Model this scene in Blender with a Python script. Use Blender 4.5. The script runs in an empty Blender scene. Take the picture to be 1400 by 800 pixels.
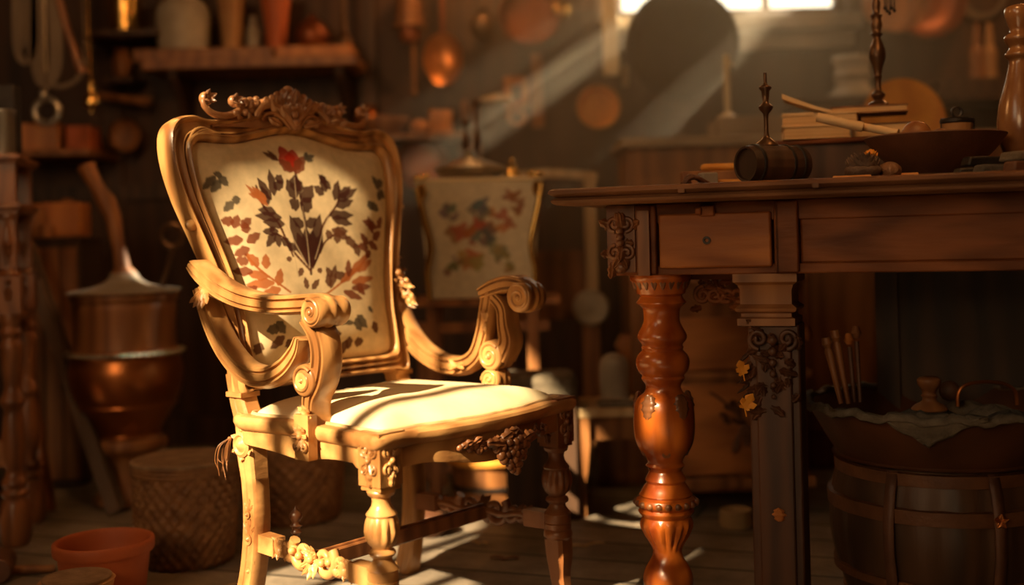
import bpy, math, random
import numpy as np
from mathutils import Vector, Matrix
PI = math.pi
random.seed(7)
sc = bpy.context.scene
COL = sc.collection

# ------------------------------------------------------------------ camera model (1400x800 frame)
F, TH, H0 = 1600.0, 0.025, 0.78
Rv = Vector((math.cos(TH), 0, -math.sin(TH))); Uv = Vector((math.sin(TH), 0, math.cos(TH)))
CAMP = Vector((0, 0, H0))
def ray(px, py): return Rv*((px-700)/F) + Uv*((327-py)/F) + Vector((0, 1, 0))
def P(px, py, d): return CAMP + ray(px, py)*d            # world point at distance d along +Y
def K(d): return F/d
def XY(px, d, z):                                           # world point at depth d and height z seen at column px
    return Vector((((px-700)/F*d + (z-H0)*math.sin(TH))/math.cos(TH), d, z))

# ------------------------------------------------------------------ materials
MATS = {}
def mat(name, c1, c2=None, rough=.5, metal=0., scale=8., stretch=(1, 1, 1), bump=.15, kind='noise', spec=.5, coat=0., detail=6., extra=None, dist=.0, tr=0.):
    if name in MATS: return MATS[name]
    m = bpy.data.materials.new(name); m.use_nodes = True
    nt = m.node_tree; N = nt.nodes; L = nt.links
    b = N['Principled BSDF']
    b.inputs['Roughness'].default_value = rough; b.inputs['Metallic'].default_value = metal
    b.inputs['Specular IOR Level'].default_value = spec; b.inputs['Coat Weight'].default_value = coat
    b.inputs['Coat Roughness'].default_value = .2
    if tr: b.inputs['Transmission Weight'].default_value = tr
    tc = N.new('ShaderNodeTexCoord'); mp = N.new('ShaderNodeMapping'); mp.inputs['Scale'].default_value = stretch
    L.new(tc.outputs['Object'], mp.inputs['Vector'])
    n1 = N.new('ShaderNodeTexNoise'); n1.inputs['Scale'].default_value = scale; n1.inputs['Detail'].default_value = detail
    n1.inputs['Distortion'].default_value = dist
    L.new(mp.outputs['Vector'], n1.inputs['Vector'])
    fac = n1.outputs['Fac']
    if kind == 'wood':
        w = N.new('ShaderNodeTexWave'); w.wave_type = 'BANDS'; w.bands_direction = 'X'
        w.inputs['Scale'].default_value = scale*.6; w.inputs['Distortion'].default_value = 9.; w.inputs['Detail'].default_value = 3.
        w.inputs['Detail Scale'].default_value = 1.2
        L.new(mp.outputs['Vector'], w.inputs['Vector'])
        mx = N.new('ShaderNodeMath'); mx.operation = 'MULTIPLY_ADD'; mx.inputs[1].default_value = .26
        sc2 = N.new('ShaderNodeMath'); sc2.operation = 'MULTIPLY'; sc2.inputs[1].default_value = .78
        L.new(n1.outputs['Fac'], sc2.inputs[0]); L.new(w.outputs['Fac'], mx.inputs[0]); L.new(sc2.outputs[0], mx.inputs[2])
        fac = mx.outputs[0]
    r = N.new('ShaderNodeValToRGB')
    c2 = c2 or tuple(x*.5 for x in c1)
    r.color_ramp.elements[0].position = .3; r.color_ramp.elements[0].color = (*c2, 1)
    r.color_ramp.elements[1].position = .7; r.color_ramp.elements[1].color = (*c1, 1)
    L.new(fac, r.inputs['Fac']); L.new(r.outputs['Color'], b.inputs['Base Color'])
    if bump:
        bp = N.new('ShaderNodeBump'); bp.inputs['Strength'].default_value = bump; bp.inputs['Distance'].default_value = .004
        n2 = N.new('ShaderNodeTexNoise'); n2.inputs['Scale'].default_value = scale*6; n2.inputs['Detail'].default_value = 4
        L.new(mp.outputs['Vector'], n2.inputs['Vector']); L.new(n2.outputs['Fac'], bp.inputs['Height']); L.new(bp.outputs['Normal'], b.inputs['Normal'])
    MATS[name] = m
    return m
def attr_mat(name, rough=.85, sheen=.0, bump=.3, wv=700.):
    m = bpy.data.materials.new(name); m.use_nodes = True; nt = m.node_tree; N = nt.nodes; L = nt.links
    b = N['Principled BSDF']; b.inputs['Roughness'].default_value = rough; b.inputs['Sheen Weight'].default_value = sheen
    b.inputs['Specular IOR Level'].default_value = .1
    a = N.new('ShaderNodeAttribute'); a.attribute_name = 'pattern'
    tc = N.new('ShaderNodeTexCoord'); n = N.new('ShaderNodeTexNoise'); n.inputs['Scale'].default_value = 45; n.inputs['Detail'].default_value = 8
    L.new(tc.outputs['Object'], n.inputs['Vector'])
    mr = N.new('ShaderNodeMapRange'); mr.inputs['To Min'].default_value = .72; mr.inputs['To Max'].default_value = 1.22
    L.new(n.outputs['Fac'], mr.inputs['Value'])
    mx = N.new('ShaderNodeVectorMath'); mx.operation = 'SCALE'; L.new(a.outputs['Color'], mx.inputs[0]); L.new(mr.outputs['Result'], mx.inputs['Scale'])
    L.new(mx.outputs['Vector'], b.inputs['Base Color'])
    n2 = N.new('ShaderNodeTexNoise'); n2.inputs['Scale'].default_value = wv; L.new(tc.outputs['Object'], n2.inputs['Vector'])
    bp = N.new('ShaderNodeBump'); bp.inputs['Strength'].default_value = bump; bp.inputs['Distance'].default_value = .001
    L.new(n2.outputs['Fac'], bp.inputs['Height']); L.new(bp.outputs['Normal'], b.inputs['Normal'])
    return m

M_ = dict(
 gilt   = mat('gilt_walnut', (.56,.285,.10), (.20,.08,.024), .34, scale=11, stretch=(1,1,.25), kind='wood', bump=.28, coat=.12),
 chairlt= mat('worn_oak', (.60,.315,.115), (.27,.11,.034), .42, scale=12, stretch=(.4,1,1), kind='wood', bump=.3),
 crestw = mat('crest_walnut', (.42,.19,.075), (.20,.075,.028), .3, scale=12, bump=.1, coat=.3),
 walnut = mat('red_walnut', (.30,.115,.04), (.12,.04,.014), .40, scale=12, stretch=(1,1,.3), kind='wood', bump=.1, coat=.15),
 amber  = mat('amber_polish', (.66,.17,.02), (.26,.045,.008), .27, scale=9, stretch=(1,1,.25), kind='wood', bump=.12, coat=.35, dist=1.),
 table  = mat('table_oak', (.27,.085,.024), (.10,.028,.008), .5, spec=.22, scale=10, stretch=(.25,1,1.4), kind='wood', bump=.3),
 tablet = mat('table_top_oak', (.24,.105,.045), (.09,.035,.015), .55, spec=.3, scale=10, stretch=(.2,1,1), kind='wood', bump=.5),
 drawer = mat('drawer_front', (.50,.175,.045), (.20,.058,.015), .45, spec=.25, scale=7, stretch=(.25,1,1.5), kind='wood', bump=.25),
 kegw   = mat('keg_oak', (.15,.085,.05), (.06,.032,.018), .45, scale=10, stretch=(.2,1,1), kind='wood', bump=.4),
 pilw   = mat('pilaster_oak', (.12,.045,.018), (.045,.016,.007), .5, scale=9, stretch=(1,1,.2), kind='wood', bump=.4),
 plankw = mat('weathered_plank', (.16,.10,.065), (.08,.05,.032), .7, scale=6, stretch=(1,1,.2), bump=.4),
 chestw = mat('chest_oak', (.50,.19,.055), (.24,.08,.022), .45, scale=8, stretch=(.25,1,1.5), kind='wood', bump=.25),
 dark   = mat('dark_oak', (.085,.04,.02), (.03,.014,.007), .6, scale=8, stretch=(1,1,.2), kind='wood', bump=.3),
 brown  = mat('brown_wood', (.34,.14,.045), (.15,.052,.016), .5, scale=8, stretch=(1,1,.25), kind='wood', bump=.2),
 orange = mat('orange_wood', (.58,.22,.05), (.35,.11,.025), .5, scale=6, stretch=(1,1,.3), kind='wood', bump=.15),
 pale   = mat('pale_wood', (.66,.46,.25), (.45,.28,.13), .6, scale=8, stretch=(1,1,.25), kind='wood', bump=.15),
 grey   = mat('grey_plaster', (.33,.27,.21), (.2,.16,.12), .8, scale=6, bump=.3),
 stone  = mat('pale_stoneware', (.45,.38,.29), (.28,.23,.17), .6, scale=10, bump=.2),
 clay   = mat('terracotta', (.56,.14,.04), (.38,.08,.022), .6, scale=6, bump=.2),
 strawp = mat('buff_clay', (.50,.27,.11), (.33,.16,.06), .65, scale=8, bump=.2),
 wick   = mat('wicker', (.34,.16,.06), (.16,.068,.025), .65, scale=30, bump=.3),
 lid    = mat('lid_fibre', (.33,.21,.12), (.18,.105,.055), .8, scale=30, bump=.5),
 copper = mat('copper', (.66,.25,.07), (.38,.11,.03), .32, .85, scale=4, bump=.08),
 dcopper= mat('dark_copper', (.30,.085,.025), (.15,.038,.012), .42, .5, scale=5, bump=.08),
 brass  = mat('brass', (.85,.55,.18), (.55,.32,.09), .25, 1., scale=5, bump=.05),
 iron   = mat('iron', (.06,.05,.045), (.03,.024,.02), .5, .7, scale=20, bump=.3),
 steel  = mat('tin', (.5,.45,.38), (.33,.29,.23), .32, .9, scale=8, bump=.05),
 bread  = mat('ochre_board', (.80,.36,.06), (.62,.24,.04), .55, scale=5, stretch=(1,1,.3), kind='wood', bump=.1),
 bronze = mat('bronze', (.16,.085,.04), (.08,.04,.02), .34, .6, scale=12, bump=.2),
 paper  = mat('old_paper', (.84,.60,.33), (.64,.42,.20), .8, scale=5, bump=.3),
 pages  = mat('page_edges', (.80,.54,.27), (.55,.34,.15), .85, scale=6, stretch=(.3,.3,30), bump=.3),
 leather= mat('leather', (.16,.065,.03), (.08,.03,.015), .55, scale=15, bump=.3),
 strap  = mat('strap_hide', (.22,.16,.11), (.11,.08,.055), .7, scale=12, stretch=(1,1,.3), bump=.25),
 cloth  = mat('sack_cloth', (.19,.15,.105), (.10,.078,.054), .9, scale=40, bump=.6),
 rag    = mat('dark_rag', (.10,.085,.07), (.05,.042,.034), .9, scale=30, bump=.6),
 cream  = mat('cream_damask', (.82,.68,.45), (.68,.54,.33), .8, scale=7, bump=.25),
 gold   = mat('yellow_leaf', (.95,.45,.05), (.75,.25,.02), .5, scale=20, bump=.2),
 nut    = mat('nut_shell', (.34,.17,.08), (.16,.07,.03), .6, scale=30, bump=.8),
 pine   = mat('pine_cone', (.20,.13,.09), (.09,.05,.03), .7, scale=30, bump=.5),
 wax    = mat('wax', (.80,.66,.42), (.68,.52,.30), .5, scale=5, bump=.05),
)

# ------------------------------------------------------------------ mesh builder
class MB:
    def __init__(s): s.v = []; s.f = []
    def add(s, vs, fs, M=None):
        o = len(s.v)
        s.v += [tuple(M @ Vector(p)) for p in vs] if M else [tuple(p) for p in vs]
        s.f += [tuple(i+o for i in f) for f in fs]
    def rings(s, rings, M=None, cap=True, loop=False, closed=True):
        n = len(rings[0]); vs = [p for r in rings for p in r]; fs = []
        m = len(rings)
        for i in range(m if loop else m-1):
            a, b = i*n, ((i+1) % m)*n
            for j in range(n if closed else n-1):
                k = (j+1) % n
                fs.append((a+j, a+k, b+k, b+j))
        if cap and not loop:
            fs.append(tuple(reversed(range(n)))); fs.append(tuple(range((m-1)*n, m*n)))
        s.add(vs, fs, M)
    def lathe(s, prof, M=None, seg=36, flute=None, weave=None, cap=True, sx=1, sy=1):
        rs = []
        for i, (r, z) in enumerate(prof):
            ring = []
            for j in range(seg):
                a = 2*PI*j/seg; q = r
                if flute and flute[2] <= z <= flute[3]:
                    e = math.sin(PI*(z-flute[2])/(flute[3]-flute[2]))**.5
                    q = r*(1-flute[1]*e*(1-abs(math.cos(flute[0]*a/2))))
                if weave: q = r + weave[1]*(math.sin(weave[0]*a + PI*((i//3) % 2))-.5*(i % 3 == 0))*(1 if 1 < i < len(prof)-2 else 0)
                ring.append((q*math.cos(a)*sx, q*math.sin(a)*sy, z))
            rs.append(ring)
        s.rings(rs, M, cap)
    def box(s, c, d, M=None, taper=1.):
        x, y, z = d[0]/2, d[1]/2, d[2]/2; vs = []
        for k in (-1, 1):
            t = taper if k > 0 else 1.
            for a, b in ((-1,-1), (1,-1), (1,1), (-1,1)): vs.append((c[0]+a*x*t, c[1]+b*y*t, c[2]+k*z))
        s.add(vs, [(3,2,1,0), (4,5,6,7), (0,1,5,4), (1,2,6,5), (2,3,7,6), (3,0,4,7)], M)
    def ball(s, c, r, M=None, seg=14, n=9):
        if not hasattr(r, '__len__'): r = (r, r, r)
        rs = []
        for i in range(n+1):
            t = -PI/2 + PI*(i+.02*(i == 0)-.02*(i == n))/n
            rs.append([(c[0]+r[0]*math.cos(t)*math.cos(2*PI*j/seg), c[1]+r[1]*math.cos(t)*math.sin(2*PI*j/seg), c[2]+r[2]*math.sin(t)) for j in range(seg)])
        s.rings(rs, M)
    def tube(s, pts, rad, M=None, seg=10, up=None, sect=None, cap=True):
        pts = [Vector(p) for p in pts]; n = len(pts); rs = []
        if not hasattr(rad, '__len__'): rad = [rad]*n
        T = [(pts[min(i+1, n-1)]-pts[max(i-1, 0)]).normalized() for i in range(n)]
        u = Vector(up) if up else (Vector((0, 0, 1)) if abs(T[0].z) < .9 else Vector((1, 0, 0)))
        sect = sect or [(math.cos(2*PI*j/seg), math.sin(2*PI*j/seg)) for j in range(seg)]
        for i in range(n):
            if not up: u = u - T[i]*u.dot(T[i])
            b = (Vector(up) if up else u).normalized(); nn = b.cross(T[i]).normalized(); r = rad[i]
            rx, ry = r if hasattr(r, '__len__') else (r, r)
            rs.append([pts[i] + nn*(a*rx) + b*(c*ry) for a, c in sect])
        s.rings(rs, M, cap)
    def leaf(s, M, L, W, t=.3, curl=.3, lobes=3, n=12):
        """carved leaf: base at origin, along +Y, relief towards +Z"""
        rs = []
        for i in range(n+1):
            a = i/n; w = W*.5*(math.sin(PI*min(1, a*.93+.07))**.7)*(1+.22*math.sin(lobes*2*PI*a-.6)) + W*.02
            z0 = curl*L*a*a; y = L*(a-.25*curl*a*a); h = t*w + W*.03
            rs.append([(-w, y, z0-h*.5), (-w*.8, y, z0+h*.4), (-w*.4, y, z0+h), (0, y, z0+h*.45), (w*.4, y, z0+h), (w*.8, y, z0+h*.4), (w, y, z0-h*.5), (0, y, z0-h)])
        s.rings(rs, M)
    def prism(s, pts, z0, z1, M=None):
        n = len(pts); vs = [(x, y, z0) for x, y in pts]+[(x, y, z1) for x, y in pts]
        fs = [tuple(reversed(range(n))), tuple(range(n, 2*n))]+[(i, (i+1) % n, n+(i+1) % n, n+i) for i in range(n)]
        s.add(vs, fs, M)

def fixn(me):
    import bmesh
    b = bmesh.new(); b.from_mesh(me); bmesh.ops.recalc_face_normals(b, faces=b.faces); b.to_mesh(me); b.free()
def obj(name, mb, m, parent=None, bevel=0., smooth=35, sub=0, solid=0):
    me = bpy.data.meshes.new(name); me.from_pydata([tuple(v) for v in mb.v], [], mb.f); me.validate(); fixn(me); me.update()
    me.shade_smooth() if hasattr(me, 'shade_smooth') else None
    if smooth: me.set_sharp_from_angle(angle=math.radians(smooth))
    o = bpy.data.objects.new(name, me); COL.objects.link(o)
    me.materials.append(M_[m] if isinstance(m, str) else m)
    if solid:
        q = o.modifiers.new('s', 'SOLIDIFY'); q.thickness = solid
    if bevel:
        q = o.modifiers.new('b', 'BEVEL'); q.width = bevel; q.segments = 2; q.limit_method = 'ANGLE'; q.angle_limit = .6
    if sub:
        q = o.modifiers.new('u', 'SUBSURF'); q.levels = sub; q.render_levels = sub
    if parent: o.parent = parent
    return o
def thing(name, label, cat, loc=(0,0,0), rot=(0,0,0), group=None):
    o = bpy.data.objects.new(name, None); COL.objects.link(o); o.empty_display_size = .05
    o.location = loc; o.rotation_euler = rot if hasattr(rot, '__len__') else (0, 0, rot)
    o['label'] = label; o['category'] = cat
    if group: o['group'] = group
    return o
def solo(name, label, cat, mb, m, loc=(0,0,0), rot=(0,0,0), group=None, **k):
    o = obj(name, mb, m, **k); o.location = loc; o.rotation_euler = rot if hasattr(rot, '__len__') else (0, 0, rot)
    o['label'] = label; o['category'] = cat
    if group: o['group'] = group
    return o
def struct(name, mb, m, **k):
    o = obj(name, mb, m, **k); o['kind'] = 'structure'; return o
def cr(pts, n=8, closed=False):
    """Catmull-Rom through points"""
    out = []; m = len(pts); D = len(pts[0])
    for i in range(m if closed else m-1):
        g = (lambda k: pts[k % m]) if closed else (lambda k: pts[max(0, min(m-1, k))])
        a, b, c, d = g(i-1), g(i), g(i+1), g(i+2)
        for j in range(n):
            t = j/n
            out.append(tuple(.5*((2*b[k])+(-a[k]+c[k])*t+(2*a[k]-5*b[k]+4*c[k]-d[k])*t*t+(-a[k]+3*b[k]-3*c[k]+d[k])*t**3) for k in range(D)))
    if not closed: out.append(tuple(pts[-1]))
    return out
def spiral(cx, cy, r0, r1, a0, turns, n=28):
    return [(cx+(r0+(r1-r0)*i/n)*math.cos(a0+turns*2*PI*i/n), cy+(r0+(r1-r0)*i/n)*math.sin(a0+turns*2*PI*i/n)) for i in range(n+1)]
def frame(o, x, y, z):
    M = Matrix.Identity(4)
    for i, a in enumerate((x, y, z)):
        a = Vector(a).normalized()
        for k in range(3): M[k][i] = a[k]
    for k in range(3): M[k][3] = o[k]
    return M
def smoothprof(pr, n=3):
    return [tuple(p) for p in cr(pr, n)]
# ------------------------------------------------------------------ THE CARVED ARMCHAIR
CM = Vector((-.073, 2.30, 0)); CA = math.atan2(.768, .64)
chair = thing('carved_armchair', 'large gilded armchair with carved crest and floral upholstered back in the sunlight', 'chair', CM, CA)
chair_rot = Matrix.Rotation(CA, 3, 'Z')
RA = math.radians(11.8); sa, ca = math.sin(RA), math.cos(RA)
Y0, Z0 = .42, .41
def B(x, w, f=0): return Vector((x, Y0+w*sa-f*ca, Z0+w*ca+f*sa))
Bup = Vector((0, sa, ca)); Bfw = Vector((0, -ca, sa)); Bx = Vector((1, 0, 0))
def Bm(x, w, f, ang, tilt=0.):
    """matrix: local Y points along angle ang in the back plane (0 = +x), local Z forward"""
    d = Bx*math.cos(ang)+Bup*math.sin(ang); s_ = d.cross(Bfw)
    M = frame(B(x, w, f), s_, d, Bfw)
    return M @ Matrix.Rotation(tilt, 4, 'X')

keys = [((0,.075),(0,.113)), ((.12,.075),(.12,.112)), ((.20,.073),(.175,.113)), ((.240,.07),(.198,.125)), ((.238,.15),(.205,.165)),
 ((.238,.22),(.208,.23)), ((.256,.305),(.22,.305)), ((.286,.40),(.243,.39)), ((.315,.485),(.266,.475)), ((.329,.56),(.276,.55)),
 ((.325,.618),(.272,.588)), ((.303,.650),(.255,.603)), ((.264,.661),(.233,.605)), ((.22,.654),(.20,.604)), ((.16,.657),(.15,.607)),
 ((.10,.672),(.09,.620)), ((.04,.687),(.04,.631)), ((0,.690),(0,.634))]
full = [(*o, *i) for o, i in keys] + [(-o[0], o[1], -i[0], i[1]) for o, i in reversed(keys[1:-1])]
ringpts = cr(full, 10, True)
prof = [(0,-.038), (-.02,-.018), (0,-.004), (.04,.006), (.10,.011), (.17,.010), (.22,.003), (.24,-.002), (.34,-.004), (.48,.000), (.58,.006),
        (.62,.007), (.64,.001), (.70,.001), (.72,.010), (.80,.015), (.90,.013), (.97,.004), (1.0,-.012), (1.0,-.03)]
mb = MB()
rs = [[B(p[0]+(p[2]-p[0])*s, p[1]+(p[3]-p[1])*s, f) for s, f in prof] for p in ringpts]
mb.rings(rs, loop=True)
obj('back_frame', mb, 'gilt', chair, smooth=50)
# back board behind the upholstery
mb = MB()
n = len(ringpts)
inner = [(p[2], p[3]) for p in ringpts]
mb.rings([[B(x, w, -.036) for x, w in inner], [B(x, w, -.044) for x, w in inner]])
obj('back_lining', mb, 'strap', chair)

# floral cushion: rings from the contour to the centre, pattern in a colour attribute
def back_px(px, py):
    """photo pixel -> back plane coordinates"""
    o = CM + chair_rot @ Vector((0, Y0, Z0)); nn = chair_rot @ Bfw; ax = chair_rot @ Bx; up = chair_rot @ Bup
    o = o + nn*.018
    d = ray(px, py); t = nn.dot(o-CAMP)/nn.dot(d); q = CAMP+d*t-o
    return q.dot(ax), q.dot(up)
DK, BR, RD, OR, GY, RB = (.045,.012,.007), (.10,.033,.014), (.34,.018,.006), (.36,.10,.025), (.09,.068,.045), (.17,.038,.013)
LV = []
def lv(c, W, *ps):
    for q in ps: LV.append((q[0], q[1], q[2], q[3], W*1.16, c))
lv(RD, 27, (345,140,312,45), (348,135,352,60)); lv(RB, 17, (350,145,388,85), (345,140,300,95))
lv(GY, 8, (385,95,428,80), (390,95,402,68), (388,97,420,98)); lv(BR, 8, (300,100,252,65), (300,100,270,60))
lv(DK, 23, (395,460,325,290), (403,460,432,285), (398,470,380,330), (400,470,405,340)); lv(DK, 20, (352,235,322,165), (375,245,408,188), (370,275,404,230), (362,262,326,240), (352,210,350,150))
lv(DK, 15, (380,420,350,350), (412,420,440,350), (370,210,352,160), (385,330,420,300), (375,330,335,300))
lv(DK, 14, (265,240,220,160), (275,225,265,130), (275,200,312,172), (300,300,212,290), (310,322,238,312), (280,282,222,270), (255,255,232,190), (290,180,305,150))
lv(OR, 9, (255,260,180,183), (250,240,200,190), (235,230,190,215))
lv(DK, 12, (290,345,238,345), (280,350,252,398), (285,350,295,400), (300,370,335,398), (275,345,265,330), (320,390,350,410))
lv(DK, 14, (480,240,500,168), (490,242,562,198), (485,262,548,238), (470,202,428,148), (452,212,436,160), (460,290,548,290), (470,300,542,322), (500,230,540,190), (445,220,410,190), (440,150,450,190))
lv(BR, 14, (470,338,532,372), (490,350,490,388), (515,365,560,402), (550,385,566,432), (480,345,525,345), (470,345,455,370))
lv(GY, 14, (650,200,618,150), (650,200,682,222), (640,180,672,168), (600,240,622,272), (610,250,645,270), (655,205,640,235))
lv(RB, 13, (640,330,578,308), (620,370,655,340), (600,390,570,350), (600,380,645,402), (620,350,600,290), (640,330,660,290), (600,400,560,395))
lv(OR, 12, (530,500,600,418), (560,482,615,440), (540,520,622,500), (500,520,560,470)); lv(RB, 12, (540,540,612,530), (530,500,530,440), (590,430,610,410), (510,550,580,575), (560,530,590,560))
lv(BR, 12, (465,540,485,458), (470,502,450,468), (478,502,518,488), (462,535,455,490))
lv(RB, 13, (150,310,112,298), (170,330,202,298), (180,370,128,372), (190,380,232,350), (200,400,158,420), (150,330,160,285), (190,350,180,310))
lv(OR, 13, (230,460,193,418), (260,500,198,482), (280,520,198,522), (300,540,240,562), (252,472,250,420), (290,530,300,470)); lv(RB, 12, (215,480,160,470), (230,530,180,560), (200,450,165,430))
lv(GY, 12, (90,150,58,192), (100,150,128,187), (95,155,100,135), (145,240,118,272), (150,220,157,252), (105,165,80,205))
lv(BR, 9, (390,542,380,500), (405,542,428,508), (372,470,360,500), (325,430,330,450), (425,470,432,490))
lv(GY, 14, (290,650,322,692), (300,672,262,682), (560,630,602,672), (555,640,582,682)); lv(GY, 8, (488,650,562,657), (600,600,620,620))
lv(BR, 13, (320,700,278,742), (330,712,352,742), (475,700,517,690), (545,700,550,742), (565,720,597,715), (540,710,528,762), (480,660,485,710), (250,720,240,760), (620,650,640,690))
ST = [(DK, 5, [(400,490),(378,300),(350,130)]), (BR, 4, [(398,480),(330,400),(290,320),(240,260),(215,190)]), (BR, 4, [(405,470),(440,330),(490,250),(500,190)]),
      (OR, 3.5, [(330,552),(240,480),(190,420)]), (OR, 3.5, [(450,562),(540,490),(605,425)]), (BR, 3, [(340,430),(310,370),(270,350)]), (BR, 3, [(430,420),(450,380),(490,350)])]
LT = [(395,470,372,260), (385,460,300,300), (412,440,470,260), (352,235,348,160), (360,500,340,410)]
def c2p(x, y): return back_px(260+x/2.5, 180+y/2.5)
def paint(pts):
    X = pts[:, 0]; W = pts[:, 1]; base = np.array([.66,.50,.30]); col = np.tile(base, (len(X), 1))
    def blend(m, c): col[:] = col*(1-m[:, None]) + np.array(c)[None, :]*m[:, None]
    s = 1/2.5/570
    for c, wd, pl in ST:
        q = [c2p(*p) for p in cr(pl, 8)]
        for a, b in zip(q[:-1], q[1:]):
            dx, dy = b[0]-a[0], b[1]-a[1]; L2 = dx*dx+dy*dy
            t = np.clip(((X-a[0])*dx+(W-a[1])*dy)/L2, 0, 1); d = np.hypot(X-a[0]-t*dx, W-a[1]-t*dy)
            blend(np.clip((wd*s-d)/.0012+.5, 0, 1)*.9, c)
    for x0, y0, x1, y1, wd, c in LV:
        a = c2p(x0, y0); b = c2p(x1, y1); dx, dy = b[0]-a[0], b[1]-a[1]; L = math.hypot(dx, dy)
        t = ((X-a[0])*dx+(W-a[1])*dy)/L**2; n_ = ((X-a[0])*dy-(W-a[1])*dx)/L
        tt = np.clip(t, 0, 1); hw = wd*s*np.sin(PI*tt**.8)**.8*(1+.12*np.sin(tt*5*PI+wd))
        m = np.where((t > 0) & (t < 1), np.clip((hw-np.abs(n_))/.0014+.4, 0, 1), 0)
        blend(m*.92, c)
    for x0, y0, x1, y1 in LT:      # light veins in the dark palmette
        a = c2p(x0, y0); b = c2p(x1, y1); dx, dy = b[0]-a[0], b[1]-a[1]; L2 = dx*dx+dy*dy
        t = np.clip(((X-a[0])*dx+(W-a[1])*dy)/L2, 0, 1); d = np.hypot(X-a[0]-t*dx, W-a[1]-t*dy)
        blend(np.clip((.0016*(1-.5*t)-d)/.001+.5, 0, 1)*.7, (.5,.36,.22))
    return col
def upholstery():
    c = (0.0, .36); ct = []
    m = len(inner); NA = 720; NR = 150
    seg = np.array(inner+[inner[0]]); d = np.hypot(*np.diff(seg, axis=0).T); s = np.r_[0, np.cumsum(d)]
    tt = np.linspace(0, s[-1], NA, endpoint=False); cx = np.interp(tt, s, seg[:, 0]); cy = np.interp(tt, s, seg[:, 1])
    vs = []; pl = []
    for i in range(NR+1):
        r = 1-i/NR*.995
        x = c[0]+(cx-c[0])*r; w = c[1]+(cy-c[1])*r
        f = .030*(1-r**5)+.006*(1-r*r)-.008*(r > .995)
        f = f + .0015*np.sin(x*40+w*25)*(1-r**4)
        for a, b, ff in zip(x, w, f): vs.append(tuple(B(a, b, ff-.004))); pl.append((a, b))
    fs = []
    for i in range(NR):
        for j in range(NA):
            k = (j+1) % NA; fs.append((i*NA+j, i*NA+k, (i+1)*NA+k, (i+1)*NA+j))
    fs.append(tuple(range(NR*NA, NR*NA+NA)))
    mb = MB(); mb.v = vs; mb.f = fs
    o = obj('back_cushion', mb, attr_mat('floral_damask'), chair, smooth=0)
    col = paint(np.array(pl)); at = o.data.color_attributes.new('pattern', 'FLOAT_COLOR', 'POINT')
    at.data.foreach_set('color', np.c_[col, np.ones(len(col))].astype(np.float32).ravel())
    return o
upholstery()

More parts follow.
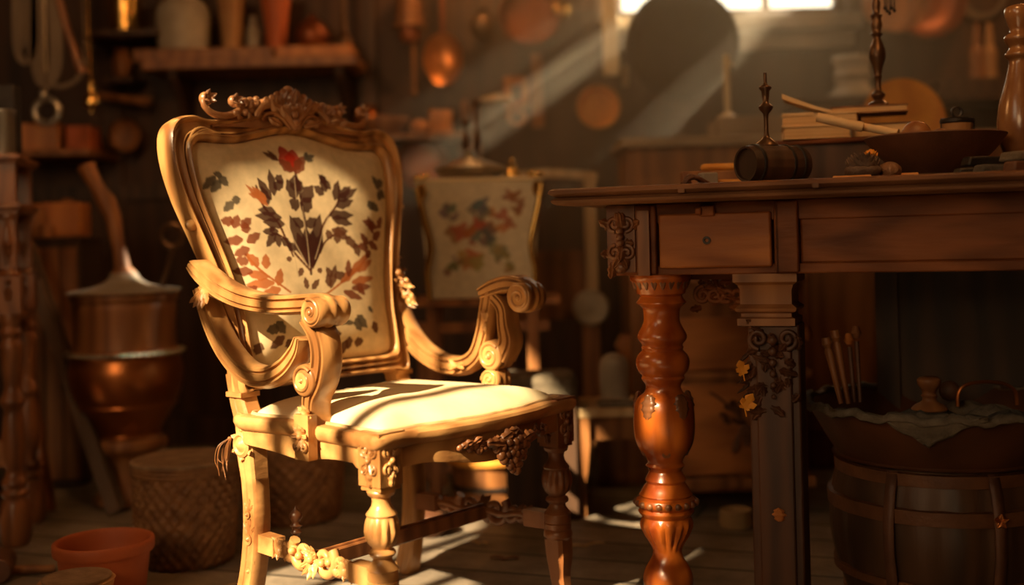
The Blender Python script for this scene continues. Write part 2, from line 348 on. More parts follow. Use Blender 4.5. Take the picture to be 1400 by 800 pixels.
# crest carving: volutes, acanthus leaves, buds along the top
def crest():
    mb = MB()
    def tb(pts, r, f=.006, e=.5):
        n = len(pts); mb.tube([B(x, w, f) for x, w in pts], [r*(e+(1-e)*math.sin(PI*min(1, .15+i/n*.95))) for i in range(n)], seg=10)
    for s in (-1, 1):
        m = lambda pts: [(s*x, w) for x, w in pts]
        # long S moulding running out to the shoulder and curling up into a bulb
        tb(m(cr([(.105,.705),(.125,.690),(.150,.672),(.180,.662),(.210,.664),(.228,.676),(.232,.690),(.222,.700),(.212,.694)], 6)), .0075, .010, .7)
        for x, w, r in ((.222,.698,.015), (.150,.698,.013)):
            mb.ball(B(s*x, w, .006), (r, r*.9, r), seg=14, n=9)
            for k in range(5): mb.leaf(Bm(s*x, w, .012, k*1.26+.4, .3), r*1.5, r*.9, .5, .5, 1, 6)
        # eyebrow scrolls rising from the centre, an eye-like bud under each
        tb(m(cr([(.000,.640),(.012,.660),(.030,.682),(.055,.692),(.080,.688),(.098,.672),(.104,.660)], 7)), .0085, .018, .7)
        tb(m(cr([(.012,.640),(.030,.662),(.052,.674),(.074,.670),(.086,.658)], 7)), .0045, .016, .7)
        mb.ball(B(s*.052, .660, .012), (.014, .009, .010), seg=14, n=9); mb.leaf(Bm(s*.03, .65, .012, (0 if s > 0 else PI)+s*.2, .1), .055, .018, .5, .2, 2)
        # shell of curled acanthus lobes
        for ang, L, W in ((82,.060,.026), (62,.058,.026), (45,.060,.026), (31,.070,.026)):
            a = math.radians(ang) if s > 0 else PI-math.radians(ang)
            bx_, bw_ = s*.010, .664
            mb.leaf(Bm(bx_, bw_, .004, a, .12), L*1.15, W, .42, .30, 2)
            mb.leaf(Bm(bx_, bw_, .012, a+.14*s, .12), L*.70, W*.8, .5, .35, 1)
            tx, tw = bx_+math.cos(a)*L*.98, bw_+math.sin(a)*L*.98
            mb.ball(B(tx, tw, .016), (.0095, .010, .0095), seg=14, n=9)
            tb([(tx+.008*math.cos(q)+0, tw+.008*math.sin(q)) for q in [a-1.6+i*.35 for i in range(10)]], .0035, .020)
        for x, w, ang, L, W in ((.078,.684,48,.034,.022), (.094,.682,38,.036,.022), (.112,.680,50,.030,.020), (.128,.676,35,.030,.018), (.100,.664,15,.040,.018), (.128,.662,12,.040,.016)):
            a = math.radians(ang) if s > 0 else PI-math.radians(ang)
            mb.leaf(Bm(s*x, w-.004, .004, a, .2), L, W, .45, .4, 2)
            mb.ball(B(s*x+math.cos(a)*L*.75, w+math.sin(a)*L*.75, .015), (.008, .008, .008), seg=12, n=8)
    mb.leaf(Bm(0, .668, .010, PI/2, .1), .070, .030, .45, .35, 2); mb.ball(B(0, .733, .014), (.012,.011,.010), seg=14, n=9)
    for w in (.655,.672,.688): mb.ball(B(0, w, .024), (.009, .007, .009), seg=12, n=8)
    # solid board that carries the carving
    top = cr([(-.215,.652),(-.18,.660),(-.15,.668),(-.13,.684),(-.10,.700),(-.06,.714),(-.03,.722),(0,.727),(.03,.722),(.06,.714),(.10,.700),(.13,.684),(.15,.668),(.18,.660),(.215,.652)], 5)
    rs = []
    for x, w in top:
        rs.append([B(x, .64, -.034), B(x, w-.006, -.034), B(x, w, -.026), B(x, w, -.004), B(x, w-.006, .004), B(x, w-.016, .006), B(x, .64, .006)])
    mb.rings(rs)
    obj('crest_carving', mb, 'crestw', chair, smooth=60)
crest()

# shoulder mouldings inside the corners and little side knobs
mb = MB()
for s in (-1, 1):
    for q in range(4):
        o_ = q*.011
        mb.tube([B(s*x, w, .006) for x, w in cr([(.285-o_*.4,.585+o_*.3),(.270-o_*.6,.618-o_*.1),(.245-o_,.632-o_*.3),(.222-o_,.628-o_*.4)], 5)], [.0045*(1-abs(i-7)/16) for i in range(16)], seg=8)
obj('frame_moulding', mb, 'gilt', chair, smooth=60)
mb = MB(); mb.ball(B(-.296, .425, -.005), (.016, .010, .012)); obj('frame_knob', mb, 'gilt', chair)
mb = MB(); mb.ball(B(.322,.47,-.01), (.006,.008,.007)); obj('frame_knob', mb, 'gilt', chair)

# rear legs (one continuous post each: stile foot, leg)
def rear_leg(s):
    pts = [(B(s*.222, .115, -.022), .022, .021), (B(s*.222, .06, -.022), .021, .022), (Vector((s*.224, .432, .415)), .022, .024), (Vector((s*.225, .425, .36)), .023, .025),
           (Vector((s*.226, .415, .29)), .021, .022), (Vector((s*.228, .412, .20)), .021, .022), (Vector((s*.232, .425, .10)), .021, .022), (Vector((s*.24, .455, 0)), .023, .025)]
    q = cr([(*p, a, b) for p, a, b in pts], 5)
    sect = [(1,.75),(1,-.75),(.8,-1),(.2,-1),(.12,-.9),(-.12,-.9),(-.2,-1),(-.8,-1),(-1,-.75),(-1,.75),(-.8,1),(.8,1)]
    mb = MB(); mb.tube([p[:3] for p in q], [(p[4], p[3]) for p in q], up=(1,0,0), sect=sect)
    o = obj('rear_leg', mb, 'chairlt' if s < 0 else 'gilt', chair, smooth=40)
    m2 = MB()
    # collar, rosettes and floral relief on the outer face
    m2.box((s*.224, .452, .475), (.048, .050, .010))
    xo = s*.247
    Rm = frame((xo, .428, .375), (0, -s, 0), (0, 0, 1), (s, 0, 0))
    m2.lathe([(.024,-.002),(.026,.004),(.020,.008),(.016,.004),(.012,.006),(.006,.012),(.001,.013)], Rm, seg=24)
    Rm = frame((xo, .428, .425), (0, -s, 0), (0, 0, 1), (s, 0, 0)); m2.lathe([(.015,-.002),(.016,.005),(.010,.007),(.004,.003),(.001,.004)], Rm, seg=20)
    for a in range(0, 360, 60):
        m2.leaf(frame((xo, .428, .375), (0, -s, 0), (0, 0, 1), (s, 0, 0)) @ Matrix.Rotation(math.radians(a), 4, 'Z') @ Matrix.Translation((0,.018,0)), .018, .011, .5, .3, 2)
    for z, sc_ in ((.185,1), (.235,.7), (.12,.8)):
        Rm = frame((s*.249, .413, z), (0, -s, 0), (0, 0, 1), (s, 0, 0))
        m2.lathe([(.011*sc_,-.003),(.012*sc_,.003),(.006*sc_,.002),(.003*sc_,.006),(.0005,.007)], Rm, seg=16)
        for a, L in ((10,.038), (-25,.028), (35,.026), (170,.026), (205,.02)):
            m2.leaf(Rm @ Matrix.Rotation(math.radians(a), 4, 'Z') @ Matrix.Translation((0,.008,-.002)), L*sc_, .009*sc_, .5, .1, 2)
    obj('leg_ornament', m2, 'chairlt' if s < 0 else 'gilt', o, smooth=60)
rear_leg(-1); rear_leg(1)

# front legs: carved block, turned baluster with fluted bulb, tapering curved foot
def front_leg(s):
    mb = MB(); x, y = s*.258, .012
    T = Matrix.Translation((x, y, 0))
    mb.box((x, y, .388), (.056, .056, .088)); mb.box((x, y, .436), (.064, .064, .010)); mb.box((x, y, .341), (.050, .050, .010))
    pr = [(.018,.342),(.0245,.338),(.0265,.332),(.024,.326),(.018,.322),(.0165,.314),(.018,.306),(.0225,.299),(.0265,.294),(.0285,.291),(.0265,.287),(.0285,.284),(.032,.275),
          (.0335,.262),(.031,.248),(.025,.238),(.019,.232),(.0175,.229),(.0225,.226),(.025,.221),(.0225,.216),(.0175,.213),(.018,.207),(.023,.200),(.0275,.195),(.0295,.192),(.0275,.190),
          (.0285,.186),(.0285,.174),(.0265,.172),(.0285,.170),(.0285,.160),(.0265,.158),(.0295,.155),(.031,.149),(.0305,.143),(.026,.139),(.024,.134)]
    mb.lathe([(r, z) for r, z in reversed(pr)], T, seg=48, flute=(12, .16, .240, .287))
    # carved foot
    q = cr([(0,0,.138,.024),(.000,-.002,.10,.023),(.001,-.002,.06,.018),(.002,-.008,.02,.017),(.003,-.018,0,.024)], 5)
    mb.tube([(x+s*a, y+b, z) for a, b, z, r in q], [r for *_, r in q], up=(1,0,0), sect=[(1,.7),(1,-.7),(.7,-1),(-.7,-1),(-1,-.7),(-1,.7),(-.7,1),(.7,1)])
    o = obj('front_leg', mb, 'gilt' if s < 0 else 'walnut', chair, smooth=40)  # right leg gets a darker wood that stands in for its shade
    m2 = MB()
    for nx, ny in ((-1,0), (0,-1), (1,0)):
        Rm = frame((x+nx*.028, y+ny*.028, .39), (-ny, nx, 0), (0,0,1), (nx, ny, 0))
        for sg in (-1, 1):
            m2.tube([Rm @ Vector((sg*a, b, .001)) for a, b in spiral(.010, .018, .011, .003, -1.6, 1.2, 18)], .0028, seg=6)
            m2.tube([Rm @ Vector((sg*a, b, .001)) for a, b in spiral(.010, -.016, .010, .003, 1.6, -1.2, 18)], .0028, seg=6)
            m2.leaf(Rm @ Matrix.Rotation(sg*.6, 4, 'Z') , .026, .010, .5, .2, 2); m2.leaf(Rm @ Matrix.Rotation(PI+sg*.5, 4, 'Z'), .026, .010, .5, .2, 2)
        m2.ball(Rm @ Vector((0,0,.003)), .006); m2.leaf(Rm @ Matrix.Translation((0,-.048,0)), .03, .016, .5, .2, 2)
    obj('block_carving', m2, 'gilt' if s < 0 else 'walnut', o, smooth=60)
front_leg(-1); front_leg(1)

# seat frame: serpentine rails with moulded lip
def seat_outline(n=10, k=0.):
    fr = [(-.285+0*k, -.018), (-.20,-.022), (-.12,-.040), (0,-.050), (.12,-.040), (.20,-.022), (.285,-.018), (.288,.03), (.275,.15), (.262,.28), (.248,.44), (0,.445), (-.248,.44), (-.262,.28), (-.275,.15), (-.288,.03)]
    return [(x*(1-k*1.0), .2+(y-.2)*(1-k*1.2)) for x, y in cr(fr, n, True)]
mb = MB()
ol = seat_outline()
rs = []
def low(x, y):      # scalloped lower edge
    if y < .05: t = abs(x)/.285; return .372 - .020*max(0, math.cos(t*PI*.5*1.6))**1.5
    t = (y-.05)/.4; return .380 - .014*math.sin(PI*min(1, max(0, t)))**4
for k, z in ((.09,.40),(.06,None),(.035,None),(.030,None),(.030,.408),(.010,.411),(-.006,.416),(-.016,.424),(-.014,.432),(0,.437),(.03,.439),(.09,.438)):
    rs.append([(x*(1-k), .2+(y-.2)*(1-k*1.2), (z if z else low(x, y)+(.0 if k > .032 else .006))) for x, y in ol])
mb.rings(rs, loop=True)
obj('seat_frame', mb, 'chairlt', chair, smooth=35)
mb = MB(); rs = []
for i in range(26):
    r = 1-i/25*.97
    zz = .436 + .030*(1-r**6)+.012*(1-r*r)
    rs.append([(x*.90*r*1.0, .2+(y-.2)*.90*r, zz - (.004 if i == 0 else 0)+.0015*math.sin(x*30*r+y*22*r)*(1-r**4)) for x, y in seat_outline(10)])
mb.rings(rs, cap=True)
obj('seat_cushion', mb, 'cream', chair, smooth=0)
mb = MB(); mb.tube([(x*.905, .2+(y-.2)*.905, .439) for x, y in seat_outline(6)]+[(ol[0][0]*.905, .2+(ol[0][1]-.2)*.905, .439)], .0045, seg=8)
obj('seat_piping', mb, 'pale', chair)

# carved fruit and leaf swag under the front rail
mb = MB()
rnd = random.Random(3)
for row, (n_, z) in enumerate(((7,.386),(7,.374),(6,.362),(5,.350),(3,.339),(2,.330))):
    for i in range(n_):
        x = .032+(i-(n_-1)/2)*.0145+rnd.uniform(-.003,.003); r = rnd.uniform(.0068,.0098)
        mb.ball((x, -.052-.008*math.cos((i-(n_-1)/2)*.6)-rnd.uniform(0,.004), z+rnd.uniform(-.003,.003)), (r, r, r*1.1), seg=14, n=9)
for i in range(7):
    for sg in (-1, 1):
        x = .032+sg*(.056+i*.0125); r = rnd.uniform(.006,.0105)
        mb.ball((x, -.046+abs(x)*.09, .388-rnd.uniform(-.006,.010)), (r*1.1, r, r), seg=12, n=8)
        if i % 2 == 0: mb.leaf(frame((x, -.050+abs(x)*.09, .390), (-1,0,0), (0,0,1), (0,-1,0)) @ Matrix.Rotation(-sg*(1.3+.4*math.sin(i)), 4, 'Z'), .030, .016, .5, .3, 2)
for x, z, a, L in ((.0,.392,70,.05), (.065,.392,-70,.05), (.032,.396,180,.05), (.015,.392,140,.04), (.05,.392,-140,.04), (-.04,.392,100,.05), (.10,.392,-100,.05)):
    mb.leaf(frame((x, -.056, z), (-1,0,0), (0,0,1), (0,-1,0)) @ Matrix.Rotation(math.radians(a), 4, 'Z'), L, .022, .5, .12, 3)
obj('fruit_swag', mb, 'walnut', chair, smooth=60)

# stretchers
def stretcher(s, m):
    mb = MB(); z = .178
    a = Vector((s*.226, .40, z)); b = Vector((s*.258, .03, z-.004)); d = (b-a).normalized()
    out = Vector((s, 0, 0)); L = (b-a).length
    def S(t, h, o=0.): return a+(b-a)*t+Vector((0,0,h))+out*o
    for t0, t1 in ((0,.17), (.83,1)):
        mb.tube([S(t0, 0), S(t1, 0)], [(.015,.018)]*2, up=(0,0,1), sect=[(1,1),(1,-1),(-1,-1),(-1,1)])
    mb.tube([S(.15+.7*i/12, .004*math.sin(i*1.3)) for i in range(13)], .008, seg=8)
    for c, sg, r in ((.40,-1,.034), (.60,1,.034), (.28,1,.020), (.72,-1,.020), (.22,-1,.014), (.78,1,.014)):
        pts = spiral(0, 0, r, .005, (PI*.75 if sg < 0 else PI*.25), 1.25*(-sg), 30)
        mb.tube([S(c, 0)+d*px_+Vector((0,0,py_+.002))+out*.004 for px_, py_ in pts], [.0098*(1.1-.5*i/30) for i in range(31)], seg=10)
    Rm = frame(S(.5, 0, .008), -d*s, (0,0,1), out)
    for ang, L_, W_ in ((180,.042,.016), (150,.04,.014), (210,.04,.014), (125,.036,.013), (235,.036,.013), (20,.035,.014), (-20,.035,.014), (0,.03,.014), (60,.03,.013), (-60,.03,.013)):
        mb.leaf(Rm @ Matrix.Rotation(math.radians(ang), 4, 'Z'), L_, W_, .5, .35, 3)
    for t in (.18,.24,.76,.82):
        for ang in (30, -30, 150, 210):
            mb.leaf(frame(S(t, 0, .006), -d*s, (0,0,1), out) @ Matrix.Rotation(math.radians(ang+random.uniform(-15,15)), 4, 'Z'), .026, .012, .6, .3, 2)
    for t, h in ((.5,.0),(.34,.006),(.66,.006),(.4,.0),(.6,0)): mb.ball(S(t, h, .014), .008)
    o = obj('side_stretcher', mb, m, chair, smooth=60)
stretcher(-1, 'chairlt'); stretcher(1, 'walnut')  # right stretcher darker: its shade is put into the wood colour
mb = MB(); mb.tube([(-.242, .21, .172), (.242, .21, .172)], [(.011,.015)]*2, up=(0,0,1), sect=[(1,.8),(1,-.8),(.8,-1),(-.8,-1),(-1,-.8),(-1,.8),(-.8,1),(.8,1)])
mb.tube([(-.242, .21, .188), (.242, .21, .188)], .004, seg=8)
obj('cross_stretcher', mb, 'walnut', chair)
mb = MB(); mb.lathe([(.006,.18),(.007,.19),(.009,.195),(.006,.2),(.0085,.206),(.012,.209),(.0085,.213),(.008,.218),(.013,.222),(.008,.227),(.009,.232),(.013,.238),(.013,.245),(.009,.25),(.004,.254),(.003,.258),(.0005,.262)], Matrix.Translation((-.218,.30,0)), seg=20)
obj('turned_finial', mb, 'walnut', chair, smooth=60)

# arms
SEC = [(.5,-.30),(.58,0),(.5,.30),(.44,.42),(.40,.5),(.31,.5),(.27,.36),(.19,.36),(.15,.5),(-.15,.5),(-.19,.36),(-.27,.36),(-.31,.5),(-.42,.5),(-.5,.36),(-.5,-.36),(-.42,-.5),(-.31,-.5),(-.27,-.36),(-.19,-.36),(-.15,-.5),(.15,-.5),(.19,-.36),(.27,-.36),(.31,-.5),(.40,-.5),(.44,-.42)]
def bar(mb, path, wd, x=None, n=6, flip=1):
    q = cr([tuple(p) for p in path], n)
    # path rows: x, y, z, thickness
    mb.tube([p[:3] for p in q], [(p[3]*.86*flip, wd*.90) for p in q], up=(1,0,0), sect=SEC)
def volute(mb, x, y, z, r, wd, a0=0., sg=1):
    Rm = frame((x, y, z), (0, 1, 0), (0, 0, 1), (1, 0, 0))
    h = wd/2
    mb.lathe([(r*.2,-h*1.02),(r*.86,-h),(r*.95,-h*.9),(r*.99,-h*.55),(r*.93,-h*.4),(r*.93,-h*.2),(r*1.02,-h*.1),(r*1.02,h*.1),(r*.93,h*.2),(r*.93,h*.4),(r*.99,h*.55),(r*.95,h*.9),(r*.86,h),(r*.2,h*1.02)], Rm, seg=36)
    for sd in (-1, 1):
        pts = spiral(0, 0, r*.86, r*.16, a0, 1.6*sg, 36)
        mb.tube([Rm @ Vector((a, b, sd*h*1.0)) for a, b in pts], [r*.11*(1.15-.4*i/36) for i in range(37)], seg=8)
        mb.ball(Rm @ Vector((0, 0, sd*h)), (r*.2, r*.2, r*.2))
# right arm
mb = MB()
bar(mb, [(.265,.500,.665,.040),(.262,.462,.585,.050),(.260,.410,.530,.052),(.258,.340,.498,.050),(.256,.270,.496,.048),(.254,.222,.520,.046),(.252,.196,.570,.044),(.250,.182,.625,.042),(.250,.172,.668,.040)], .046)
bar(mb, [(.250,.196,.660,.030),(.250,.165,.672,.042),(.250,.125,.682,.044),(.250,.085,.680,.040),(.250,.060,.660,.034)], .052)
volute(mb, .250, .076, .654, .034, .062, 1.2, 1)
bar(mb, [(.250,.160,.655,.030),(.250,.135,.630,.036),(.250,.130,.590,.040),(.250,.125,.555,.050),(.250,.145,.520,.050)], .050)
volute(mb, .250, .165, .524, .034, .054, 2.4, -1)
mb.lathe([(.018,-.028),(.026,-.024),(.027,.0),(.024,.022),(.016,.030)], Matrix.Translation((.250,.168,.468)), seg=8)
volute(mb, .250, .168, .470, .026, .050, 0, 1)
o = obj('right_arm', mb, 'gilt', chair, smooth=45)
m2 = MB()
Rm = frame((.222, .262, .497), (0,-1,0), (0,0,1), (-1,0,0))
for a in (60, 85, 110, -70, -100): m2.leaf(Rm @ Matrix.Rotation(math.radians(a), 4, 'Z'), .026, .009, .5, .1, 2)
Rm = frame((.225, .175, .60), (0,-1,0), (0,0,1), (-1,0,0))
for a in (0, 25, -25, 180, 160): m2.leaf(Rm @ Matrix.Rotation(math.radians(a), 4, 'Z'), .028, .008, .5, .1, 2)
m2.ball((.226,.178,.618), .004)
# carved leafy lump where the arm meets the stile
rnd = random.Random(5)
for i in range(34):
    t = i/33; c = Vector((.258+rnd.uniform(-.012,.016), .515-.060*t+rnd.uniform(-.02,.005), .742-.10*t+rnd.uniform(-.01,.01)))
    m2.ball(c, (rnd.uniform(.006,.012), rnd.uniform(.007,.012), rnd.uniform(.007,.013)), seg=10, n=7)
    if i % 2 == 0: m2.leaf(frame(c, (1,0,0), (0,-.5,-.8), (0,-.8,.5)) @ Matrix.Rotation(rnd.uniform(-1,1), 4, 'Z'), .032, .014, .5, .5, 3)
obj('arm_carving', m2, 'gilt', o, smooth=60)
# left arm
mb = MB()
bar(mb, [(-.290,.505,.745,.028),(-.284,.480,.722,.042),(-.272,.435,.692,.046),(-.262,.375,.672,.044),(-.257,.300,.664,.042),(-.253,.225,.666,.042),(-.250,.175,.668,.042),(-.250,.150,.660,.04)], .052)
volute(mb, -.250, .158, .652, .030, .078, 1.2, 1)
bar(mb, [(-.272,.508,.695,.034),(-.268,.482,.630,.044),(-.264,.440,.568,.048),(-.260,.385,.528,.050),(-.256,.325,.520,.048),(-.252,.272,.540,.044),(-.250,.236,.572,.036),(-.250,.222,.600,.02)], .048)
bar(mb, [(-.250,.200,.640,.034),(-.250,.170,.610,.046),(-.250,.160,.570,.050),(-.250,.170,.525,.050),(-.250,.190,.490,.044),(-.252,.190,.455,.036),(-.256,.180,.430,.040)], .054)
volute(mb, -.250, .196, .522, .032, .060, 2.4, -1)
mb.box((-.284, .185, .418), (.022, .040, .085))
for k in range(4): mb.tube([(-.300+.002*k,.506-.006*k,.735-.012*k),(-.262,.500-.006*k,.745-.012*k)], .008, seg=8)
o = obj('left_arm', mb, 'gilt', chair, smooth=45)
m2 = MB()
Rm = frame((-.283, .185, .455), (0,-1,0), (0,0,1), (-1,0,0))
Rm2 = frame((-.296, .185, .42), (0,-1,0), (0,0,1), (-1,0,0))
for j, RR in enumerate((Rm, Rm2)):
    for a in (0, 35, -35, 180, 150, -150, 90, -90): m2.leaf(RR @ Matrix.Rotation(math.radians(a), 4, 'Z'), .026, .011, .6, .3, 2)
    m2.ball(RR @ Vector((0,0,.004)), .006)
for sg in (-1, 1): m2.tube([Rm2 @ Vector((sg*a, b, .003)) for a, b in spiral(.010,-.02,.009,.002,1.6,-1.2,16)], .003, seg=6)
for a in (20, 50, 80, 110, -20): m2.leaf(frame((-.300, .475, .695), (0,1,0), (0,0,1), (-1,0,0)) @ Matrix.Rotation(math.radians(150+a*.7), 4, 'Z'), .045, .014, .6, .25, 3)
m2.lathe([(.014,-.004),(.016,.003),(.009,.005),(.004,.002),(.003,.006),(.0005,.008)], frame((-.281,.196,.522), (0,-1,0), (0,0,1), (-1,0,0)), seg=20)
obj('arm_carving', m2, 'chairlt', o, smooth=60)
# lower rail bead and small tassel of threads tied to the seat corner
mb = MB(); mb.tube([B(x, .094, .007) for x in (-.20, 0, .20)], .0035, seg=8); mb.tube([B(x, .083, .004) for x in (-.22, 0, .22)], .003, seg=8)
obj('rail_bead', mb, 'gilt', chair)
mb = MB(); rnd = random.Random(9)
for i in range(9):
    a = rnd.uniform(0, 6.28); x0, y0, z0 = -.256, .450, .39
    mb.tube(cr([(x0, y0, z0), (x0-.012+.012*math.cos(a), y0+.012*math.sin(a)+.01, z0-.015), (x0-.012+.014*math.cos(a), y0+.02+.014*math.sin(a), z0-.045), (x0-.01+.01*math.cos(a), y0+.018, z0-.05-rnd.uniform(0,.045))], 4), .0008, seg=5)
mb.ball((-.258,.455,.385), (.004,.005,.006))
obj('thread_tassel', mb, 'brown', chair)
# ------------------------------------------------------------------ THE WORKTABLE
TP = Vector((.073, 2.33, 0)); TA = -math.atan2(.36, .933); TZ = .878
table = thing('carved_worktable', 'massive dark carved oak worktable with bulbous turned legs, right of the armchair', 'table', TP, TA)
TM = Matrix.Translation(TP) @ Matrix.Rotation(TA, 4, 'Z'); TMi = TM.inverted()
def TL(px, depth, z=TZ):      # table-local point seen at column px, depth (world Y)
    return TMi @ XY(px, depth, z)
def rounded(w, d, r=.02): return [(-r+0, 0), (w, 0), (w, d), (-r+0, d)]
LT_, DT_ = 1.75, .80
mb = MB(); rs = []
for o_, z in ((.03,TZ-.034),(.014,TZ-.033),(.006,TZ-.029),(.004,TZ-.024),(.010,TZ-.020),(.016,TZ-.018),(.008,TZ-.015),(0,TZ-.010),(.002,TZ-.004),(.007,TZ-.001),(.012,TZ)):
    rs.append([(o_, o_, z), (LT_-o_, o_, z), (LT_-o_, DT_-o_, z), (o_, DT_-o_, z)])
mb.rings(rs)
# subdivide long edges by chips: small knocks on the front edge
obj('tabletop', mb, 'tablet', table, smooth=25)
rnd = random.Random(2)
for a in (.27, .52, .95):
    mb = MB(); mb.box((a, .006, TZ-.016+rnd.uniform(-.004,.004)), (.014, .012, .012)); obj('edge_chip', mb, 'tablet', table, bevel=.002)
mb = MB(); mb.box((.30,.095,TZ-.052),(.03,.02,.022)); mb.box((.285,.085,TZ-.052),(.012,.02,.014))
obj('edge_block', mb, 'table', table, bevel=.003)
AY = .10; zt, zb = TZ-.034, .70
mb = MB()
mb.box((.095+.80, AY+.02, zt-.02), (1.60, .03, .04)); mb.box((.895, AY+.02, zb+.010), (1.60, .034, .020)); mb.box((.895, AY+.035, (zt+zb)/2), (1.58, .02, zt-zb))
for a, w in ((.14,.09), (.452,.045), (.19,.012), (.435,.01), (1.0,.04), (1.55,.09)): mb.box((a, AY+.012, (zt+zb)/2), (w, .045, zt-zb-.004))
mb.box((.105, DT_/2+.02, (zt+zb)/2), (.03, DT_-.2, zt-zb)); mb.box((.895, DT_-.09, (zt+zb)/2), (1.58, .03, zt-zb)); mb.box((1.66, DT_/2, (zt+zb)/2), (.03, DT_-.2, zt-zb))
obj('apron', mb, 'table', table, bevel=.003)
mb = MB()
mb.box((.725, AY+.02, .775), (.50,.02,.115)); mb.box((1.28, AY+.02, .775), (.50,.02,.115))
obj('apron_panel', mb, 'table', table, bevel=.006)
mb = MB(); mb.box((.312, AY+.004, .768), (.222,.024,.108)); dr = obj('drawer', mb, 'drawer', table, bevel=.004)
mb = MB(); mb.lathe([(.008,0),(.008,.006),(.004,.006),(.003,.001)], frame((.298, AY-.006, .768), (1,0,0), (0,0,1), (0,-1,0)), seg=16)
obj('keyhole', mb, 'iron', dr)
# carved corner bracket
mb = MB()
C0 = frame((.125, AY-.012, .775), (1,0,0), (0,0,1), (0,-1,0))
mb.box((.125, AY-.006, .775), (.058,.02,.135)); mb.box((.172, AY-.004, .765), (.024,.03,.13))
for a, L, x, y in ((0,.06,0,.0), (20,.05,.008,.01), (-20,.05,-.008,.01), (180,.05,0,0), (150,.05,.008,-.02), (210,.05,-.008,-.02), (90,.035,-.01,-.03), (-90,.03,.0,-.01), (60,.04,-.012,.02), (-60,.035,.012,.02)):
    mb.leaf(C0 @ Matrix.Translation((x, y, .0)) @ Matrix.Rotation(math.radians(a), 4, 'Z'), L, .022, .5, .3, 3)
for s in (-1, 1):
    mb.tube([C0 @ Vector((s*a, b, .006)) for a, b in spiral(.012, .030, .016, .003, -1.6, 1.4, 24)], .004, seg=8)
    mb.tube([C0 @ Vector((s*a, b, .006)) for a, b in spiral(.012, -.028, .016, .003, 1.6, -1.4, 24)], .004, seg=8)
for y in (-.008,.004,.016): mb.ball(C0 @ Vector((.0, y, .010)), (.009,.009,.007), seg=12, n=7)
mb.ball(C0 @ Vector((0,-.058,.004)), (.014,.012,.012)); mb.leaf(C0 @ Matrix.Translation((-.02,-.045,0)) @ Matrix.Rotation(PI, 4, 'Z'), .04, .02, .6, .4, 3)
obj('corner_carving', mb, 'walnut', table, smooth=60)
# turned leg
pr = [(.065,.700),(.064,.690),(.058,.682),(.052,.668),(.050,.660),(.043,.655),(.050,.645),(.052,.641),(.046,.636),(.039,.630),(.037,.615),(.038,.600),(.045,.586),(.051,.574),(.050,.565),(.044,.558),(.041,.553),
 (.044,.549),(.042,.543),(.050,.535),(.055,.524),(.055,.512),(.051,.500),(.043,.491),(.045,.486),(.042,.480),(.038,.474),(.036,.466),(.041,.455),(.050,.449),(.057,.440),(.0615,.425),(.063,.400),(.0625,.372),(.058,.350),(.050,.335),(.041,.324),(.037,.316),(.036,.310),(.040,.305),(.036,.300),
 (.033,.294),(.036,.288),(.042,.276),(.039,.270),(.044,.264),(.052,.250),(.055,.246),(.052,.242),(.060,.238),(.063,.230),(.060,.223),(.054,.218),(.058,.212),(.055,.206),(.050,.200),(.053,.194),(.056,.184),(.052,.172),(.045,.158),(.037,.146),(.031,.133),(.030,.125),(.034,.112),(.044,.096),(.051,.078),(.051,.060),(.044,.040),(.036,.025),(.042,.015),(.046,.008),(.044,0)]
pr = list(reversed(pr))
def tleg(lx, ly, full=True):
    T = Matrix.Translation((lx, ly, 0)); mb = MB()
    mb.lathe(smoothprof(pr, 2), T, seg=72, flute=(16, .12, .130, .195))
    o = obj('leg', mb, 'amber', table, smooth=30)
    if full:
        m2 = MB()
        for k in range(5):
            A = Matrix.Rotation(2*PI*k/5-1.9, 4, 'Z')
            r0 = T @ A
            # acanthus hanging from the neck of the bulb
            m2.leaf(r0 @ frame((.053,0,.456), (0,1,0), (.26,0,-1), (1,0,.26)), .052, .034, .28, -.10, 4)
            m2.leaf(r0 @ frame((.053,0,.456), (0,1,0), (.26,.40,-1), (1,0,.26)), .034, .016, .30, -.08, 3)
            m2.leaf(r0 @ frame((.053,0,.456), (0,1,0), (.26,-.40,-1), (1,0,.26)), .034, .016, .30, -.08, 3)
            B2 = T @ Matrix.Rotation(2*PI*(k+.5)/5-1.9, 4, 'Z')
            m2.leaf(B2 @ frame((.0455,0,.328), (0,1,0), (.30,0,1), (1,0,-.3)), .062, .034, .16, -.12, 1)
        for k in range(20):
            A = T @ Matrix.Rotation(2*PI*k/20, 4, 'Z'); m2.ball(A @ Vector((.061,0,.230)), (.008,.006,.007), seg=10, n=6)
            m2.leaf(A @ frame((.062,0,.697), (0,1,0), (-.4,0,-1), (1,0,-.4)), .03, .014, .3, .1, 1)
        obj('leg_carving', m2, 'walnut', o, smooth=60)
tleg(.184, .168); tleg(1.58, .168, False)
